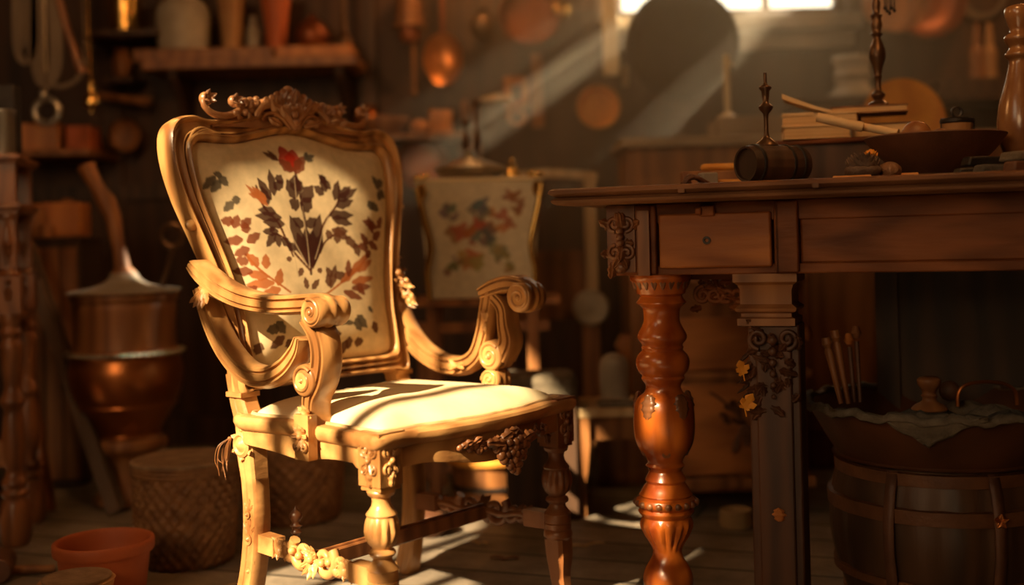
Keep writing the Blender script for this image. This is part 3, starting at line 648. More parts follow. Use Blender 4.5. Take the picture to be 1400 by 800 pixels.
# pilaster leg with capital and hanging carving
px_, py_ = .418, .168
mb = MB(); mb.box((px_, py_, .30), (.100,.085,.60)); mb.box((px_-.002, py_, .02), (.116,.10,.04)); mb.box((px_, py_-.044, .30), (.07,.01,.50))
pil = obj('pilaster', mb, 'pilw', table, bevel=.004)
mb = MB(); rs = []
for r, z in ((.046,.595),(.056,.598),(.056,.612),(.049,.615),(.049,.622),(.058,.626),(.060,.632),(.050,.640),(.050,.668),(.054,.678),(.062,.684),(.062,.700)):
    rs.append([(px_-.012-r, py_-r, z), (px_-.012+r, py_-r, z), (px_-.012+r, py_+r, z), (px_-.012-r, py_+r, z)])
mb.rings(rs); obj('capital', mb, 'brown', pil, smooth=25)
mb = MB(); C1 = frame((px_, py_-.046, .56), (1,0,0), (0,0,1), (0,-1,0)); rnd = random.Random(8)
for i in range(34):
    x, y = rnd.uniform(-.05,.05), rnd.uniform(-.15,.035)
    if abs(x) > .055+.25*min(0, y+.04): x *= .5
    mb.leaf(C1 @ Matrix.Translation((x, y, 0)) @ Matrix.Rotation(rnd.uniform(0,6.3), 4, 'Z'), rnd.uniform(.025,.04), .017, .5, .4, 3)
for s in (-1, 1):
    mb.tube([C1 @ Vector((s*a, b, .006)) for a, b in spiral(.028,.012,.020,.004,-1.6,1.4,24)], .005, seg=8)
for i in range(6): mb.ball(C1 @ Vector((0,.01-.022*i,.012)), .010-.001*i, seg=12, n=7)
for i in range(5): mb.leaf(frame((px_-.052, py_, .55-i*.02), (0,1,0), (-.3,0,-1), (-1,0,0)), .04, .02, .5, .5, 3)
obj('pilaster_carving', mb, 'pilw', pil, smooth=60)
mb = MB(); mb.leaf(frame((px_+.004,py_-.052,.215), (1,0,0), (0,0,1), (0,-1,0)), .03, .024, .3, .2, 3)
obj('leaf_carving', mb, 'orange', pil, smooth=60)
# pierced carved bracket under the apron, beside the leg
mb = MB(); rnd = random.Random(4); C2 = frame((.335, .22, .655), (1,0,0), (0,0,1), (0,-1,0))
mb.box((.335,.225,.693),(.20,.03,.014))
for i in range(7):
    x = -.075+.025*i
    mb.tube([C2 @ Vector((a, b, .0)) for a, b in spiral(x,-.002,.019,.004,rnd.uniform(0,6),1.4*(-1)**i,22)], .005, seg=8)
for i in range(36): mb.leaf(C2 @ Matrix.Translation((rnd.uniform(-.085,.085), rnd.uniform(-.03,.025), rnd.uniform(-.01,.006))) @ Matrix.Rotation(rnd.uniform(0,6.3), 4, 'Z'), rnd.uniform(.02,.032), .015, .5, .4, 3)
mb.ball(C2 @ Vector((.045,.01,.012)), .010); mb.ball(C2 @ Vector((.03,-.03,.0)), .010)
obj('pierced_bracket', mb, 'table', table, smooth=60)
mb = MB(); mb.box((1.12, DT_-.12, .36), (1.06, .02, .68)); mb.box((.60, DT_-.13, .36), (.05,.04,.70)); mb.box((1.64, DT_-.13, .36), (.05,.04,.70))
obj('added_shade_panel', mb, 'dark', table)  # dark sheet added where only shade lies under the table
# yellow leaves stuck on the pilaster, red one in the dark behind
def dryleaf(name_label, px, py, d, sz, m, rot):
    mb = MB(); q = Matrix.Rotation(rot, 4, 'Z')
    for a, l_ in ((0,1.15),(42,.75),(-48,.85),(100,.45),(-95,.4)): mb.leaf(frame((0,0,0),(1,0,0),(0,0,1),(0,-1,0)) @ q @ Matrix.Rotation(math.radians(a), 4, 'Z'), sz*l_, sz*.52*l_, .10, .3, 2)
    mb.tube([(0,0,0), (.1*sz,-.05*sz,-.6*sz)], .0012, seg=5)
    p = P(px, py, d); solo('dry_leaf', name_label, 'leaf', mb, m, p, smooth=60)
dryleaf('small yellow dry leaf, upper of the two on the dark pilaster edge', 1016, 510, 2.295, .026, 'gold', .3)
dryleaf('larger yellow dry leaf, lower of the two on the dark pilaster edge', 1018, 557, 2.29, .030, 'gold', -.5)

# ------------------------------------------------------------------ THINGS ON THE TABLE
def on_table(px, d): p = XY(px, d, TZ+.0005); return p
def lat(prof, seg=36, **k):
    mb = MB(); mb.lathe(prof, None, seg, **k); return mb
# keg lying on its side
p = on_table(1058, 2.40)
r0 = .039; keg = thing('wooden_keg', 'small dark wooden keg lying on its side at the left front of the worktable', 'keg', (p.x, p.y, p.z+r0*1.06), (0, 0, .50))
A = frame((0,0,0), (0,0,1), (0,1,0), (1,0,0)); A = Matrix.Rotation(0, 4, 'X') @ A
mb = MB(); mb.lathe([(.0,-.066),(.031,-.066),(.032,-.073),(.036,-.074),(.038,-.066),(.0405,-.03),(.041,0),(.0405,.03),(.038,.066),(.036,.073),(.031,.073),(.030,.066),(0,.066)], A, seg=48, flute=(14,.05,-.075,.075))
obj('barrel_body', mb, 'dark', keg, smooth=50)
mb = MB()
for z in (-.052,.026,.055): mb.lathe([(.0395-(abs(z)-.02)*.03,z-.004),(.042-(abs(z)-.02)*.03,z-.003),(.042-(abs(z)-.02)*.03,z+.003),(.0395-(abs(z)-.02)*.03,z+.004)], A, seg=40, cap=False)
obj('hoop', mb, 'iron', keg)
p2 = on_table(1050, 2.40)
solo('turned_spindle', 'thin dark turned candle spike standing upright on top of the keg', 'spindle', lat([(.0,0),(.024,0),(.022,.006),(.010,.014),(.006,.020),(.0045,.030),(.0045,.058),(.006,.066),(.013,.074),(.015,.080),(.010,.085),(.006,.090),(.0075,.102),(.008,.112),(.013,.118),(.012,.122),(.005,.126),(.0035,.130),(.0035,.150),(.0,.151)], seg=24), 'bronze', (p2.x, p2.y+.003, TZ+.0805), smooth=60)
# blocks on the left
def blk(name, label, cat, px, d, w, h, dp, m, rot=0., zb=0., bev=.004, g=None):
    p = on_table(px, d); mb = MB(); mb.box((0,0,h/2), (w, dp, h)); return solo(name, label, cat, mb, m, (p.x, p.y, p.z+zb), rot, g, bevel=bev)
blk('wood_block', 'flat pale wood block under the ochre one, left end of the worktable', 'wood block', 973, 2.62, .135, .042, .08, 'brown', -.1)
blk('ochre_block', 'ochre rounded wood block, topmost at the left end of the worktable', 'wood block', 985, 2.62, .085, .016, .05, 'bread', -.1, .0425, .007)
blk('grey_block', 'small grey square block in front of the pale wood, left of the keg', 'wood block', 968, 2.44, .036, .030, .03, 'grey', .2)
blk('yellow_offcut', 'little yellow offcut lying just left of the keg', 'wood offcut', 996, 2.47, .05, .016, .03, 'bread', .1)
mb = MB(); rnd = random.Random(12)
for i in range(7): mb.tube(cr([(-.028+i*.003,-.004,0.004),(-.015,rnd.uniform(-.01,.01),.014+i*.001),(.006,rnd.uniform(-.01,.01),.018),(.024+i*.002,.004,.004)], 5), .0045, seg=8)
p = on_table(949, 2.40); solo('leather_cord', 'bundle of dark leather cord at the left front corner of the worktable', 'cord', mb, 'leather', p, .2)
# box with books
bx = on_table(1135, 2.72)
boxt = thing('wooden_chest', 'low dark wooden chest carrying the stack of books on the worktable', 'chest', bx, -.30)
mb = MB(); mb.box((.03,.02,.050), (.30,.17,.100)); mb.box((.03,.02,.005), (.31,.18,.010)); obj('chest_body', mb, 'dark', boxt, bevel=.003)
mb = MB(); mb.box((.03,.02,.106), (.315,.185,.012)); obj('lid', mb, 'table', boxt, bevel=.004)
def book(label, dx, dy, z, w, d, h, rot, cover='paper', tilt=0.):
    q = Matrix.Translation(bx) @ Matrix.Rotation(-.30, 4, 'Z') @ Vector((dx, dy, 0))
    t = thing('old_book', label, 'book', (q.x, q.y, bx.z+z), (0, tilt, -.30+rot), 'old books on the chest')
    m1 = MB(); m1.box((0,0,h/2), (w-.006, d-.006, h-.006)); obj('pages', m1, 'pages', t, bevel=.001)
    m2 = MB(); m2.box((0,0,.0015), (w, d, .003)); m2.box((0,0,h-.0015), (w, d, .003)); m2.box((0, d/2-.0015, h/2), (w, .003, h)); obj('cover', m2, cover, t, bevel=.001)
book('thick tan book at the bottom left of the stack on the chest', -.03, -.01, .1128, .15, .13, .030, .1)
book('tan book at the right, bottom of the stack beneath the spindle', .115, .03, .1128, .13, .12, .032, .0, 'leather')
book('tan book lying second from the bottom at the left of the stack', -.015, -.01, .1433, .17, .12, .026, -.05)
book('flat tan book at the upper right of the stack by the tall spindle', .09, .04, .1700, .17, .11, .018, .02, 'brown')
q = Matrix.Translation(bx) @ Matrix.Rotation(-.30, 4, 'Z') @ Vector((-.045, -.02, 0))
mb = MB(); rs = []
for i in range(9):
    t = i/8; rs.append([(-.055+t*.11, -.045, .038*(1-t)**1.2), (-.055+t*.11, .045, .038*(1-t)**1.2), (-.055+t*.11, .045, .038*(1-t)**1.2+.006+.006*(1-t)), (-.055+t*.11, -.045, .038*(1-t)**1.2+.006+.006*(1-t))])
mb.rings(rs); mb.box((-.02,0,.002), (.07,.09,.004))
solo('loose_pages', 'curled sheaf of pale pages lifting at the top left of the book stack', 'paper', mb, 'paper', (q.x, q.y, bx.z+.1700), -.30)
# rolled papers
for lab, a, b, r, name in (('cream paper scroll lying across the front of the books, left roll', (1117,160,2.50), (1180,174,2.47), .0105, 'paper_scroll'), ('pale paper scroll continuing right toward the bowl rim', (1166,171,2.50), (1228,182,2.44), .0085, 'paper_scroll')):
    A_, B_ = P(*a), P(*b); mb = MB(); d = B_-A_
    mb.tube([A_*0, d*.5, d], [r, r*1.02, r], seg=20); mb.tube([d*-.002, d*.03], [r*.62, r*.62], seg=14)
    sp = spiral(0, 0, r*.9, r*.2, 0, 2.2, 30); fr = frame(d*0-d.normalized()*.001, d.cross(Vector((0,0,1))), (0,0,1), d)
    mb.tube([fr @ Vector((x, y, 0)) for x, y in sp], .0008, seg=5)
    solo(name, lab, 'scroll', mb, 'paper', A_, smooth=50, group='paper scrolls on the chest')
# tall spindle behind, rising out of frame, with hanging keys
q = Matrix.Translation(bx) @ Matrix.Rotation(-.30, 4, 'Z') @ Vector((.10, .045, 0)); q = XY(1217, 2.70, 0); zz = bx.z+.189
spn = thing('turned_candlestick', 'tall thin dark turned candlestick standing on the book stack', 'candlestick', (q.x, q.y, zz))
mb = lat(smoothprof([(.0,0),(.022,0),(.020,.006),(.010,.012),(.013,.018),(.016,.024),(.012,.030),(.007,.036),(.0065,.060),(.010,.066),(.008,.070),(.012,.090),(.0185,.110),(.017,.130),(.010,.150),(.008,.158),(.014,.164),(.010,.170),(.013,.185),(.010,.200),(.014,.208),(.008,.214),(.010,.235),(.006,.250),(.011,.256),(.006,.262),(.008,.30),(.012,.32),(.005,.33),(.004,.345),(0,.346)], 2), 28)
obj('stem', mb, 'bronze', spn, smooth=60)
mb = MB(); mb.tube(cr([(0,0,.285),(.015,0,.293),(.030,0,.285),(.038,0,.27)], 5), .002, seg=6); hk = obj('arm_hook', mb, 'iron', spn)
mb = MB()
for i in range(5):
    x = .020+i*.0055; mb.tube([(x,.002*(i%2),.278),(x,.002*(i%2),.228-.006*(i%3))], .0016, seg=6); mb.ball((x,.002*(i%2),.224-.006*(i%3)), (.004,.003,.005), seg=8, n=6)
mb.tube([(.016,0,.28),(.046,0,.28)], .0016, seg=6)
solo('key_bunch', 'bunch of thin iron keys hanging from the tall dark candlestick', 'keys', mb, 'iron', (q.x, q.y, zz))
# bowl with balls
bp_ = on_table(1279, 2.40)
bowl = solo('wide_bowl', 'wide dark flaring wooden bowl on the right of the worktable', 'bowl', lat(smoothprof([(0,.0),(.050,.0),(.056,.006),(.085,.030),(.115,.058),(.137,.086),(.139,.090),(.134,.090),(.110,.064),(.080,.038),(.05,.018),(0,.014)], 3), 64), 'leather', bp_, smooth=50)
for lab, dx, dy, r, m in (('large round tan wooden ball, leftmost in the wide bowl', -.030,.02,.031,'brown'), ('smaller tan wooden ball beside the large ball in the wide bowl', .018,.012,.018,'brown')):
    solo('wooden_ball', lab, 'ball', (lambda b: (b.ball((0,0,0), r, seg=24, n=16), b)[1])(MB()), m, (bp_.x+dx, bp_.y+dy, bp_.z+.090+.0+(r-.018)*.3), smooth=0, group='balls in the wide bowl')
solo('ink_dish', 'small black dish between the balls and the wire-bound pot', 'dish', lat([(0,0),(.016,0),(.020,.022),(.021,.024),(.017,.024),(.014,.005),(0,.004)], 24), 'iron', (bp_.x+.052, bp_.y+.02, bp_.z+.078))
cn = thing('wire_bound_pot', 'little round pot bound with wire and topped by a black ring, behind the bowl rim', 'pot', (bp_.x+.093, bp_.y+.12, bp_.z))
obj('pot_body', lat([(0,0),(.030,0),(.031,.118),(.033,.122),(.033,.136),(.031,.138),(.0,.136)], 32), 'strawp', cn, smooth=40)
mb = MB(); mb.lathe([(.032,.125),(.0355,.129),(.0355,.135),(.032,.138)], None, 32, cap=False)
for s in (-1, 1): mb.tube([(s*.035,-.002,.138),(s*.036,-.002,.06)], .0013, seg=6)
mb.tube([(x, 0, z+.151) for x, z in spiral(0,0,.011,.011,0,1,20)], .0028, seg=6); mb.box((0,0,.139),(.02,.004,.004))
obj('wire_band', mb, 'iron', cn)
# nuts, cone, flower, chips
def lump(name, label, cat, px, d, r, m, seed=0, ridges=0, g=None, sq=.8):
    p = on_table(px, d); mb = MB(); rnd = random.Random(seed); rs = []
    for i in range(13):
        t = -PI/2+PI*(i+.03*(i==0)-.03*(i==12))/12; rs.append([])
        for j in range(30):
            a = 2*PI*j/30; q = r*(1+.12*(math.cos(a*ridges) if ridges else 0)*math.cos(t)+.05*math.sin(3*a+seed)*math.cos(t)+rnd.uniform(-.03,.03)*(not ridges))
            rs[-1].append((q*math.cos(t)*math.cos(a), q*math.cos(t)*math.sin(a), r*sq*(1+math.sin(t))))
    mb.rings(rs)
    return solo(name, label, cat, mb, m, p, seed, g, smooth=0)
lump('walnut', 'ridged brown round nut right of the grey cone before the bowl', 'nut', 1217, 2.30, .022, 'nut', 3, 9)
p = on_table(1180, 2.29); mb = MB(); rnd = random.Random(21)
for i in range(90):
    t = i/90; a = i*2.4; r = .042*math.sin(PI*min(1,.12+t*.85)); z = .003+.036*t
    mb.leaf(Matrix.Translation((0,0,z)) @ Matrix.Rotation(a, 4, 'Z') @ Matrix.Translation((0, r*.55, 0)) @ Matrix.Rotation(.9-t*.3, 4, 'X'), .021, .014, .4, .3, 1, 5)
mb.ball((0,0,.019), (.036,.034,.019)); solo('pine_cone', 'grey-brown pine cone lying in front of the wide bowl', 'pine cone', mb, 'pine', p)
mb = MB()
for i in range(22): mb.leaf(Matrix.Rotation(i*2.4, 4, 'Z') @ Matrix.Rotation(.2+.05*i, 4, 'X'), .019, .012, .3, .4, 2, 6)
solo('dried_flower', 'crumpled orange dried flower resting on the pine cone', 'flower', mb, 'gold', (p.x+.018, p.y+.004, p.z+.042), smooth=60)
for lab, px, d, w, dd in (('long thin yellow wood chip below the pine cone at the table edge', 1165, 2.215, .075, .010), ('short yellow wood chip at the table edge below the bowl', 1244, 2.17, .032, .012)):
    pq = on_table(px, d); mb = MB(); mb.box((0,0,.003), (w, dd, .006), taper=.9); solo('wood_chip', lab, 'wood chip', mb, 'bread', pq, TA, 'wood chips on the table edge', bevel=.001)
# tall glazed vase at the right edge
p = on_table(1398, 2.42)
solo('turned_vase', 'tall glossy brown turned vase at the right end of the worktable', 'vase', lat(smoothprof([(0,0),(.030,0),(.032,.010),(.028,.02),(.032,.04),(.043,.075),(.047,.105),(.046,.13),(.040,.165),(.030,.20),(.023,.23),(.021,.245),(.027,.252),(.029,.258),(.024,.264),(.020,.272),(.026,.282),(.030,.29),(.026,.298),(.018,.305),(.022,.32),(.027,.335),(.027,.35),(.02,.358),(0,.36)], 3), 48), mat('glossy_brown', (.30,.15,.06), (.17,.07,.028), .22, scale=14, bump=.12, coat=.5), p, smooth=50)
# dark whetstones and rag rolls
for lab, px, d, w, h, dp, rot, m, zb_ in (('flat dark whetstone in front, left of the pile by the vase', 1322, 2.16, .045,.012,.03,.1,'iron',0), ('long dark whetstone under the slanting one beside the vase', 1355, 2.14, .06,.016,.035,.25,'rag',0),
        ('slanting black whetstone propped on the pile beside the vase', 1345, 2.20, .085,.018,.03,.25,'iron',.0165), ('dark blunt stone at the far right of the pile before the vase', 1392, 2.12, .045,.020,.035,.3,'leather',0), ('broad grey-green stone on top of the pile at the right edge', 1395, 2.15, .06,.018,.05,.45,'cloth',.021)):
    pq = on_table(px, d); mb = MB(); mb.box((0,0,h/2), (w, dp, h), taper=.85); o = solo('whetstone', lab, 'stone', mb, m, (pq.x, pq.y, pq.z+zb_), (0, 0, rot), 'whetstones beside the vase', bevel=.004)

# ------------------------------------------------------------------ UNDER THE TABLE
bp2 = XY(1290, 2.48, 0); SB = .235
brl = thing('storage_barrel', 'big dark hooped barrel under the right part of the worktable', 'barrel', bp2)
mb = lat(smoothprof([(0,0),(.185,0),(.195,.01),(.212,.06),(.226,.12),(.230,.17),(.225,.23),(.212,.28),(.203,.305),(.19,.306),(0,.300)], 3), 96, flute=(18,.035,-.02,.31)); obj('barrel_body', mb, mat('barrel_oak', (.11,.05,.022), (.04,.017,.007), .5, scale=7, stretch=(1,1,.2), kind='wood', bump=.4), brl, smooth=50)
for z, r, h in ((.285,.213,.014), (.215,.229,.016), (.075,.219,.010), (.02,.2,.012)):
    mb = MB(); mb.lathe([(r-.006,z-h),(r+.003,z-h+.002),(r+.004,z+h-.002),(r-.008,z+h)], None, 72, cap=False); obj('hoop', mb, mat('hoop_hide', (.17,.065,.022), (.08,.026,.009), .5, scale=20, bump=.3), brl)
for a in (-2.35, -1.45, -.6):
    mb = MB(); mb.tube([(math.cos(a)*r, math.sin(a)*r, z) for r, z in ((.196,.0),(.221,.06),(.236,.14),(.236,.2),(.225,.26),(.212,.30))], [(.003,.011)]*6, up=(-math.sin(a), math.cos(a), 0), sect=[(1,1),(1,-1),(-1,-1),(-1,1)])
    st = obj('strap', mb, 'leather', brl, smooth=0)
    if a == -1.45:
        mb = MB()
        for k in range(5): mb.leaf(frame((math.cos(a)*.238, math.sin(a)*.238, .215), (1,0,0), (0,0,1), (0,-1,0)) @ Matrix.Rotation(k*2*PI/5, 4, 'Z'), .016, .012, .5, .2, 1)
        obj('rosette', mb, 'copper', st, smooth=60)
bas = solo('copper_basin', 'wide shallow brown basin set on top of the big barrel', 'basin', lat(smoothprof([(0,0),(.205,0),(.212,.004),(.235,.04),(.268,.098),(.276,.104),(.276,.110),(.268,.112),(.258,.104),(.228,.05),(.20,.02),(0,.014)], 3), 96), mat('basin_hide', (.13,.045,.017), (.06,.02,.008), .45, scale=8, bump=.2), (bp2.x, bp2.y, .3065), smooth=50)
bz = .3065
mb = MB(); rs = []   # frayed cloth edge over the rim
for i in range(120):
    a = 2*PI*i/120; w = .012*math.sin(i*.9)+.006*math.sin(i*2.3)
    rs.append([(math.cos(a)*r, math.sin(a)*r, bz+z+(w*.35 if k > 0 else w*.2)) for k, (r, z) in enumerate(((.258,.108),(.270,.117),(.281,.113),(.284,.102),(.281,.100),(.274,.108)))])
mb.rings(rs, loop=True)
a0 = -2.05                                                   # the corner that hangs down
cl = MB(); g = []
for i in range(13):
    g.append([])
    for j in range(9):
        a = a0-.22+.055*i; t = j/8; dd = (1-abs(i-5)/7.5)
        g[-1].append((math.cos(a)*(.266+.022*min(1,t*3)-.03*t*dd), math.sin(a)*(.266+.022*min(1,t*3)-.03*t*dd), bz+.119-.065*t*max(.15,dd)+.003*math.sin(i*2+j)))
cl.rings(g, closed=False, cap=False)
o = solo('basin_cloth', 'grey frayed cloth draped around the rim of the brown basin', 'cloth', mb, 'cloth', (bp2.x, bp2.y, 0), smooth=0)
c2 = obj('cloth_corner', cl, 'cloth', o, smooth=0, solid=.003)
def inb(px, d, z): return XY(px, d, z)
rnd = random.Random(31)
for lab, px, d, z, r, m in (('largest dark rag bundle, under the turned knob in the basin', 1268, 2.42, .345, .062, 'rag'), ('grey rag bundle behind the wire handle in the basin', 1318, 2.50, .355, .048, 'cloth'), ('grey rag bundle at the right of the basin', 1360, 2.44, .355, .046, 'cloth'), ('crumpled rag bundle at the front right of the basin rim', 1382, 2.36, .36, .040, 'rag'), ('small dark rag bundle in the left of the basin behind the brushes', 1152, 2.46, .365, .030, 'rag')):
    mb = MB(); rs = []; sd = rnd.uniform(0, 9)
    for i in range(17):
        t = -PI/2+PI*(i+.03*(i==0)-.03*(i==16))/16; rs.append([])
        for j in range(40):
            a = 2*PI*j/40; q = r*(1+.10*math.sin(3*a+sd+2*t)+.07*math.sin(7*a-3*t+sd)+.04*math.sin(13*a+5*t)); rs[-1].append((q*1.2*math.cos(t)*math.cos(a), q*math.cos(t)*math.sin(a), r*.75*math.sin(t)*(1+.06*math.sin(5*a+sd))))
    mb.rings(rs); solo('rag_bundle', lab, 'rag', mb, m, inb(px, d, z+.02), group='rags in the basin', smooth=0)
solo('turned_knob', 'turned brown wooden knob standing on the rags in the basin', 'knob', lat(smoothprof([(0,0),(.035,0),(.030,.010),(.016,.018),(.014,.026),(.017,.030),(.014,.034),(.016,.042),(.022,.052),(.024,.062),(.020,.067),(.012,.070),(0,.0705)], 3), 32), 'brown', inb(1271, 2.42, .405), smooth=50)  # turned knob resting loose on the rags
solo('dark_ball', 'dark round ball behind the turned knob in the basin', 'ball', (lambda b: (b.ball((0,0,0), .022, seg=20, n=12), b)[1])(MB()), 'leather', inb(1298, 2.52, .43), smooth=0)
mb = MB(); mb.tube(cr([(-.055,0,.0),(-.052,0,.03),(-.035,0,.045),(.0,0,.05),(.04,0,.046),(.066,0,.030),(.07,0,.0)], 6), .004, seg=8)
solo('bent_wire', 'bent reddish wire arching over the rags in the basin', 'handle', mb, 'copper', inb(1345, 2.46, .405))
for i, (x0, y0, x1, y1, dd, lab) in enumerate(((1150,552,1129,462,2.40,'leftmost brown brush handle leaning in the basin'), (1160,552,1141,452,2.42,'second brush from the left leaning in the basin, tallest of its bunch'), (1168,550,1160,456,2.45,'thin dark brush handle, third from the left in the basin'), (1176,550,1170,446,2.47,'rightmost thin brush handle in the basin'))):
    A_, B_ = P(x0, y0, dd), P(x1, y1, dd+.02); d = B_-A_; mb = MB()
    t = thing('brush', lab, 'brush', A_, group='brushes in the basin')
    if i < 2: mb.tube([d*0, d*.5, d*.8, d*.86], [.005,.007,.009,.006], seg=12)
    else: mb.tube([d*0, d*.8], [.004,.005], seg=10)
    obj('handle', mb, 'brown' if i < 2 else 'leather', t)
    mb = MB(); mb.tube([d*.84, d*.9, d], [.006,.011,.009 if i < 2 else .006], seg=14); obj('head', mb, 'brown' if i != 2 else 'orange', t)
p = P(1105, 456, 2.75); hz = .70
mb = MB(); mb.ball((0,0,0), (.011,.008,.018), seg=16, n=10); mb.tube([(0,0,.012),(.0,0,hz-p.z-.001)], .0012, seg=6)
solo('red_tag', 'small orange-red tag hanging in the dark under the worktable', 'tag', mb, 'orange', p)
# carved chest of drawers behind the leg
cp = Vector((.62, 3.42, 0)); ch = thing('chest_of_drawers', 'small carved wooden chest of drawers seen behind the amber table leg', 'cabinet', cp)
W_, D_ = .38, .30
mb = MB(); mb.box((0,0,.36), (W_, D_, .56)); mb.box((0,0,.385), (W_+.03, D_+.03, .018)); mb.box((0,-.005,.085), (W_+.035, D_+.035, .03)); mb.box((0,0,.065),(W_-.02,D_,.014)); mb.box((0,0,.645), (W_+.03, D_+.03, .012))
for a in (-1,1):
    for b in (-1,1): mb.box((a*(W_/2-.03), b*(D_/2-.03), .03), (.04,.04,.06))
obj('carcass', mb, 'brown', ch, bevel=.003)
mb = MB(); mb.box((0,-D_/2-.006,.475), (W_-.03,.014,.145)); obj('drawer', mb, 'chestw', ch, bevel=.004)
mb = MB(); mb.box((0,-D_/2-.006,.235), (W_-.03,.014,.25)); dd_ = obj('door', mb, 'chestw', ch, bevel=.004)
mb = MB(); rnd = random.Random(6); C3 = frame((.02,-D_/2-.014,.25), (1,0,0), (0,0,1), (0,-1,0))
for i in range(26):
    a = rnd.uniform(0, 6.3); r = rnd.uniform(.0,.055); mb.leaf(C3 @ Matrix.Translation((r*math.cos(a), r*math.sin(a), 0)) @ Matrix.Rotation(a-PI/2+rnd.uniform(-.6,.6), 4, 'Z'), rnd.uniform(.03,.05), .018, .5, .4, 3)
mb.tube(cr([C3 @ Vector(v) for v in ((-.10,.09,0),(-.06,.06,0),(0,0,0),(.05,-.07,0))], 6), .004, seg=8)
obj('door_carving', mb, 'leather', dd_, smooth=60)
# lower objects
gp = XY(1006, 3.12, 0); solo('brass_pot', 'small yellow brass pot on the floor beneath the chest of drawers', 'pot', lat([(0,0),(.040,0),(.044,.01),(.042,.04),(.044,.045),(.04,.046),(.036,.01),(0,.008)], 32), mat('yellow_clay', (.62,.42,.20), (.45,.28,.12), .5, scale=6, bump=.05), gp, smooth=50)
# ------------------------------------------------------------------ helpers for placed things (sizes given as they measure at depth d)
def LT(name, label, cat, px, py, d, prof, m, seg=32, group=None, rot=(0,0,0), s=1., smooth=50, loc=None, **k):
    """lathed thing; prof in photo pixels (radius, height) at depth d, base centre at px,py"""
    q = 1/K(d); p = loc or P(px, py, d)
    return solo(name, label, cat, lat([(r*q, z*q) for r, z in smoothprof(prof, 2)], seg, **k), m, p, rot, group, smooth=smooth)
def BX(name, label, cat, px, py, d, w, h, dp, m, rot=0., group=None, bev=.004, tilt=0.):
    q = 1/K(d); mb = MB(); mb.box((0,0,h*q/2), (w*q, dp, h*q)); return solo(name, label, cat, mb, m, P(px, py, d), (0, tilt, rot), group, bevel=bev)
# ------------------------------------------------------------------ LEFT FOREGROUND: turned whatnot
cx0 = XY(22, 3.11, 0)
wn = thing('turned_whatnot', 'carved what-not stand with turned posts and shelves at the left edge', 'shelf stand', cx0, .25)
def wpost(x, y):
    mb = MB(); T = Matrix.Translation((x, y, 0))
    mb.lathe(smoothprof([(.0,0),(.028,0),(.038,.02),(.043,.05),(.042,.08),(.034,.115),(.028,.125),(.034,.135),(.034,.145),(.028,.152),(.033,.165),(.030,.175),(.024,.185),(.022,.20),(.026,.22),(.030,.27),(.026,.33),(.022,.36),(.030,.375),(.032,.385),(.026,.40),(.020,.42),(.024,.46),(.028,.50),(.030,.53),(.024,.55),(.030,.565),(.024,.58),(.028,.60),(.026,.62)], 3), T, seg=32, flute=(8,.10,.02,.115))
    mb.box((x, y, .665), (.060,.060,.10))
    mb.lathe(smoothprof([(.024,.71),(.028,.72),(.022,.73),(.020,.75),(.024,.80),(.020,.86),(.026,.87),(.024,.885)], 2), T, seg=24)
    mb.box((x, y, .80), (.038,.038,.13)); mb.box((x,y,.895),(.058,.058,.03)); mb.box((x,y,.965),(.045,.045,.11))
    mb.ball((x, y-.032, .70), .008); 
    for z in (.67,.79): mb.leaf(frame((x, y-.03, z-.02), (1,0,0), (0,0,1), (0,-1,0)), .04, .02, .4, .2, 2)
    return obj('post', mb, 'walnut', wn, smooth=40, bevel=.003)
wpost(0, 0); wpost(-.42, 0); wpost(0, .26); wpost(-.42, .26)
mb = MB()
for z in (.90, 1.03): mb.box((-.21,.13,z), (.50,.34,.016)); mb.box((-.21,.13,z-.012), (.48,.32,.010))
obj('shelf', mb, 'walnut', wn, bevel=.004)
mb = MB(); mb.box((-.21,.0,.245), (.40,.03,.07)); mb.box((-.21,0,.655),(.40,.035,.06)); mb.box((-.21,.13,.60),(.44,.28,.015)); obj('rail', mb, 'brown', wn, bevel=.003)
q = wn.matrix_basis
def WN(x, y, z): return Matrix.Translation(cx0) @ Matrix.Rotation(.25, 4, 'Z') @ Vector((x, y, z))
solo('tin_canister', 'upright silvery tin canister on the upper shelf of the left stand', 'canister', lat([(0,0),(.027,0),(.028,.004),(.028,.108),(.030,.112),(.030,.120),(.024,.122),(0,.122)], 32), 'steel', WN(-.008,.03,1.0385))
solo('tin_box', 'dull square tin behind the canister on the left stand', 'box', (lambda b: (b.box((0,0,.10),(.07,.05,.20)), b)[1])(MB()), 'iron', WN(-.02,.13,1.0385), bevel=.003)
solo('brass_finial_jar', 'little brass knobbed jar at the far left edge of the stand', 'jar', lat(smoothprof([(0,0),(.02,0),(.024,.02),(.02,.06),(.01,.08),(.013,.09),(.016,.10),(.008,.115),(.006,.14),(.010,.15),(.004,.16),(0,.17)], 3), 28), 'brass', WN(-.075,.03,1.0385))
solo('amber_bottle', 'short orange jar on the upper shelf beside the tin canister', 'jar', lat(smoothprof([(0,0),(.024,0),(.026,.05),(.02,.065),(.018,.07),(0,.071)], 3), 28), 'orange', WN(-.066,.085,1.0385))
solo('white_cup', 'small white cup in the lower opening of the left stand', 'cup', lat([(0,0),(.014,0),(.022,.03),(.024,.045),(.020,.045),(.012,.004),(0,.004)], 28), 'wax', WN(-.055,.02,.6085))
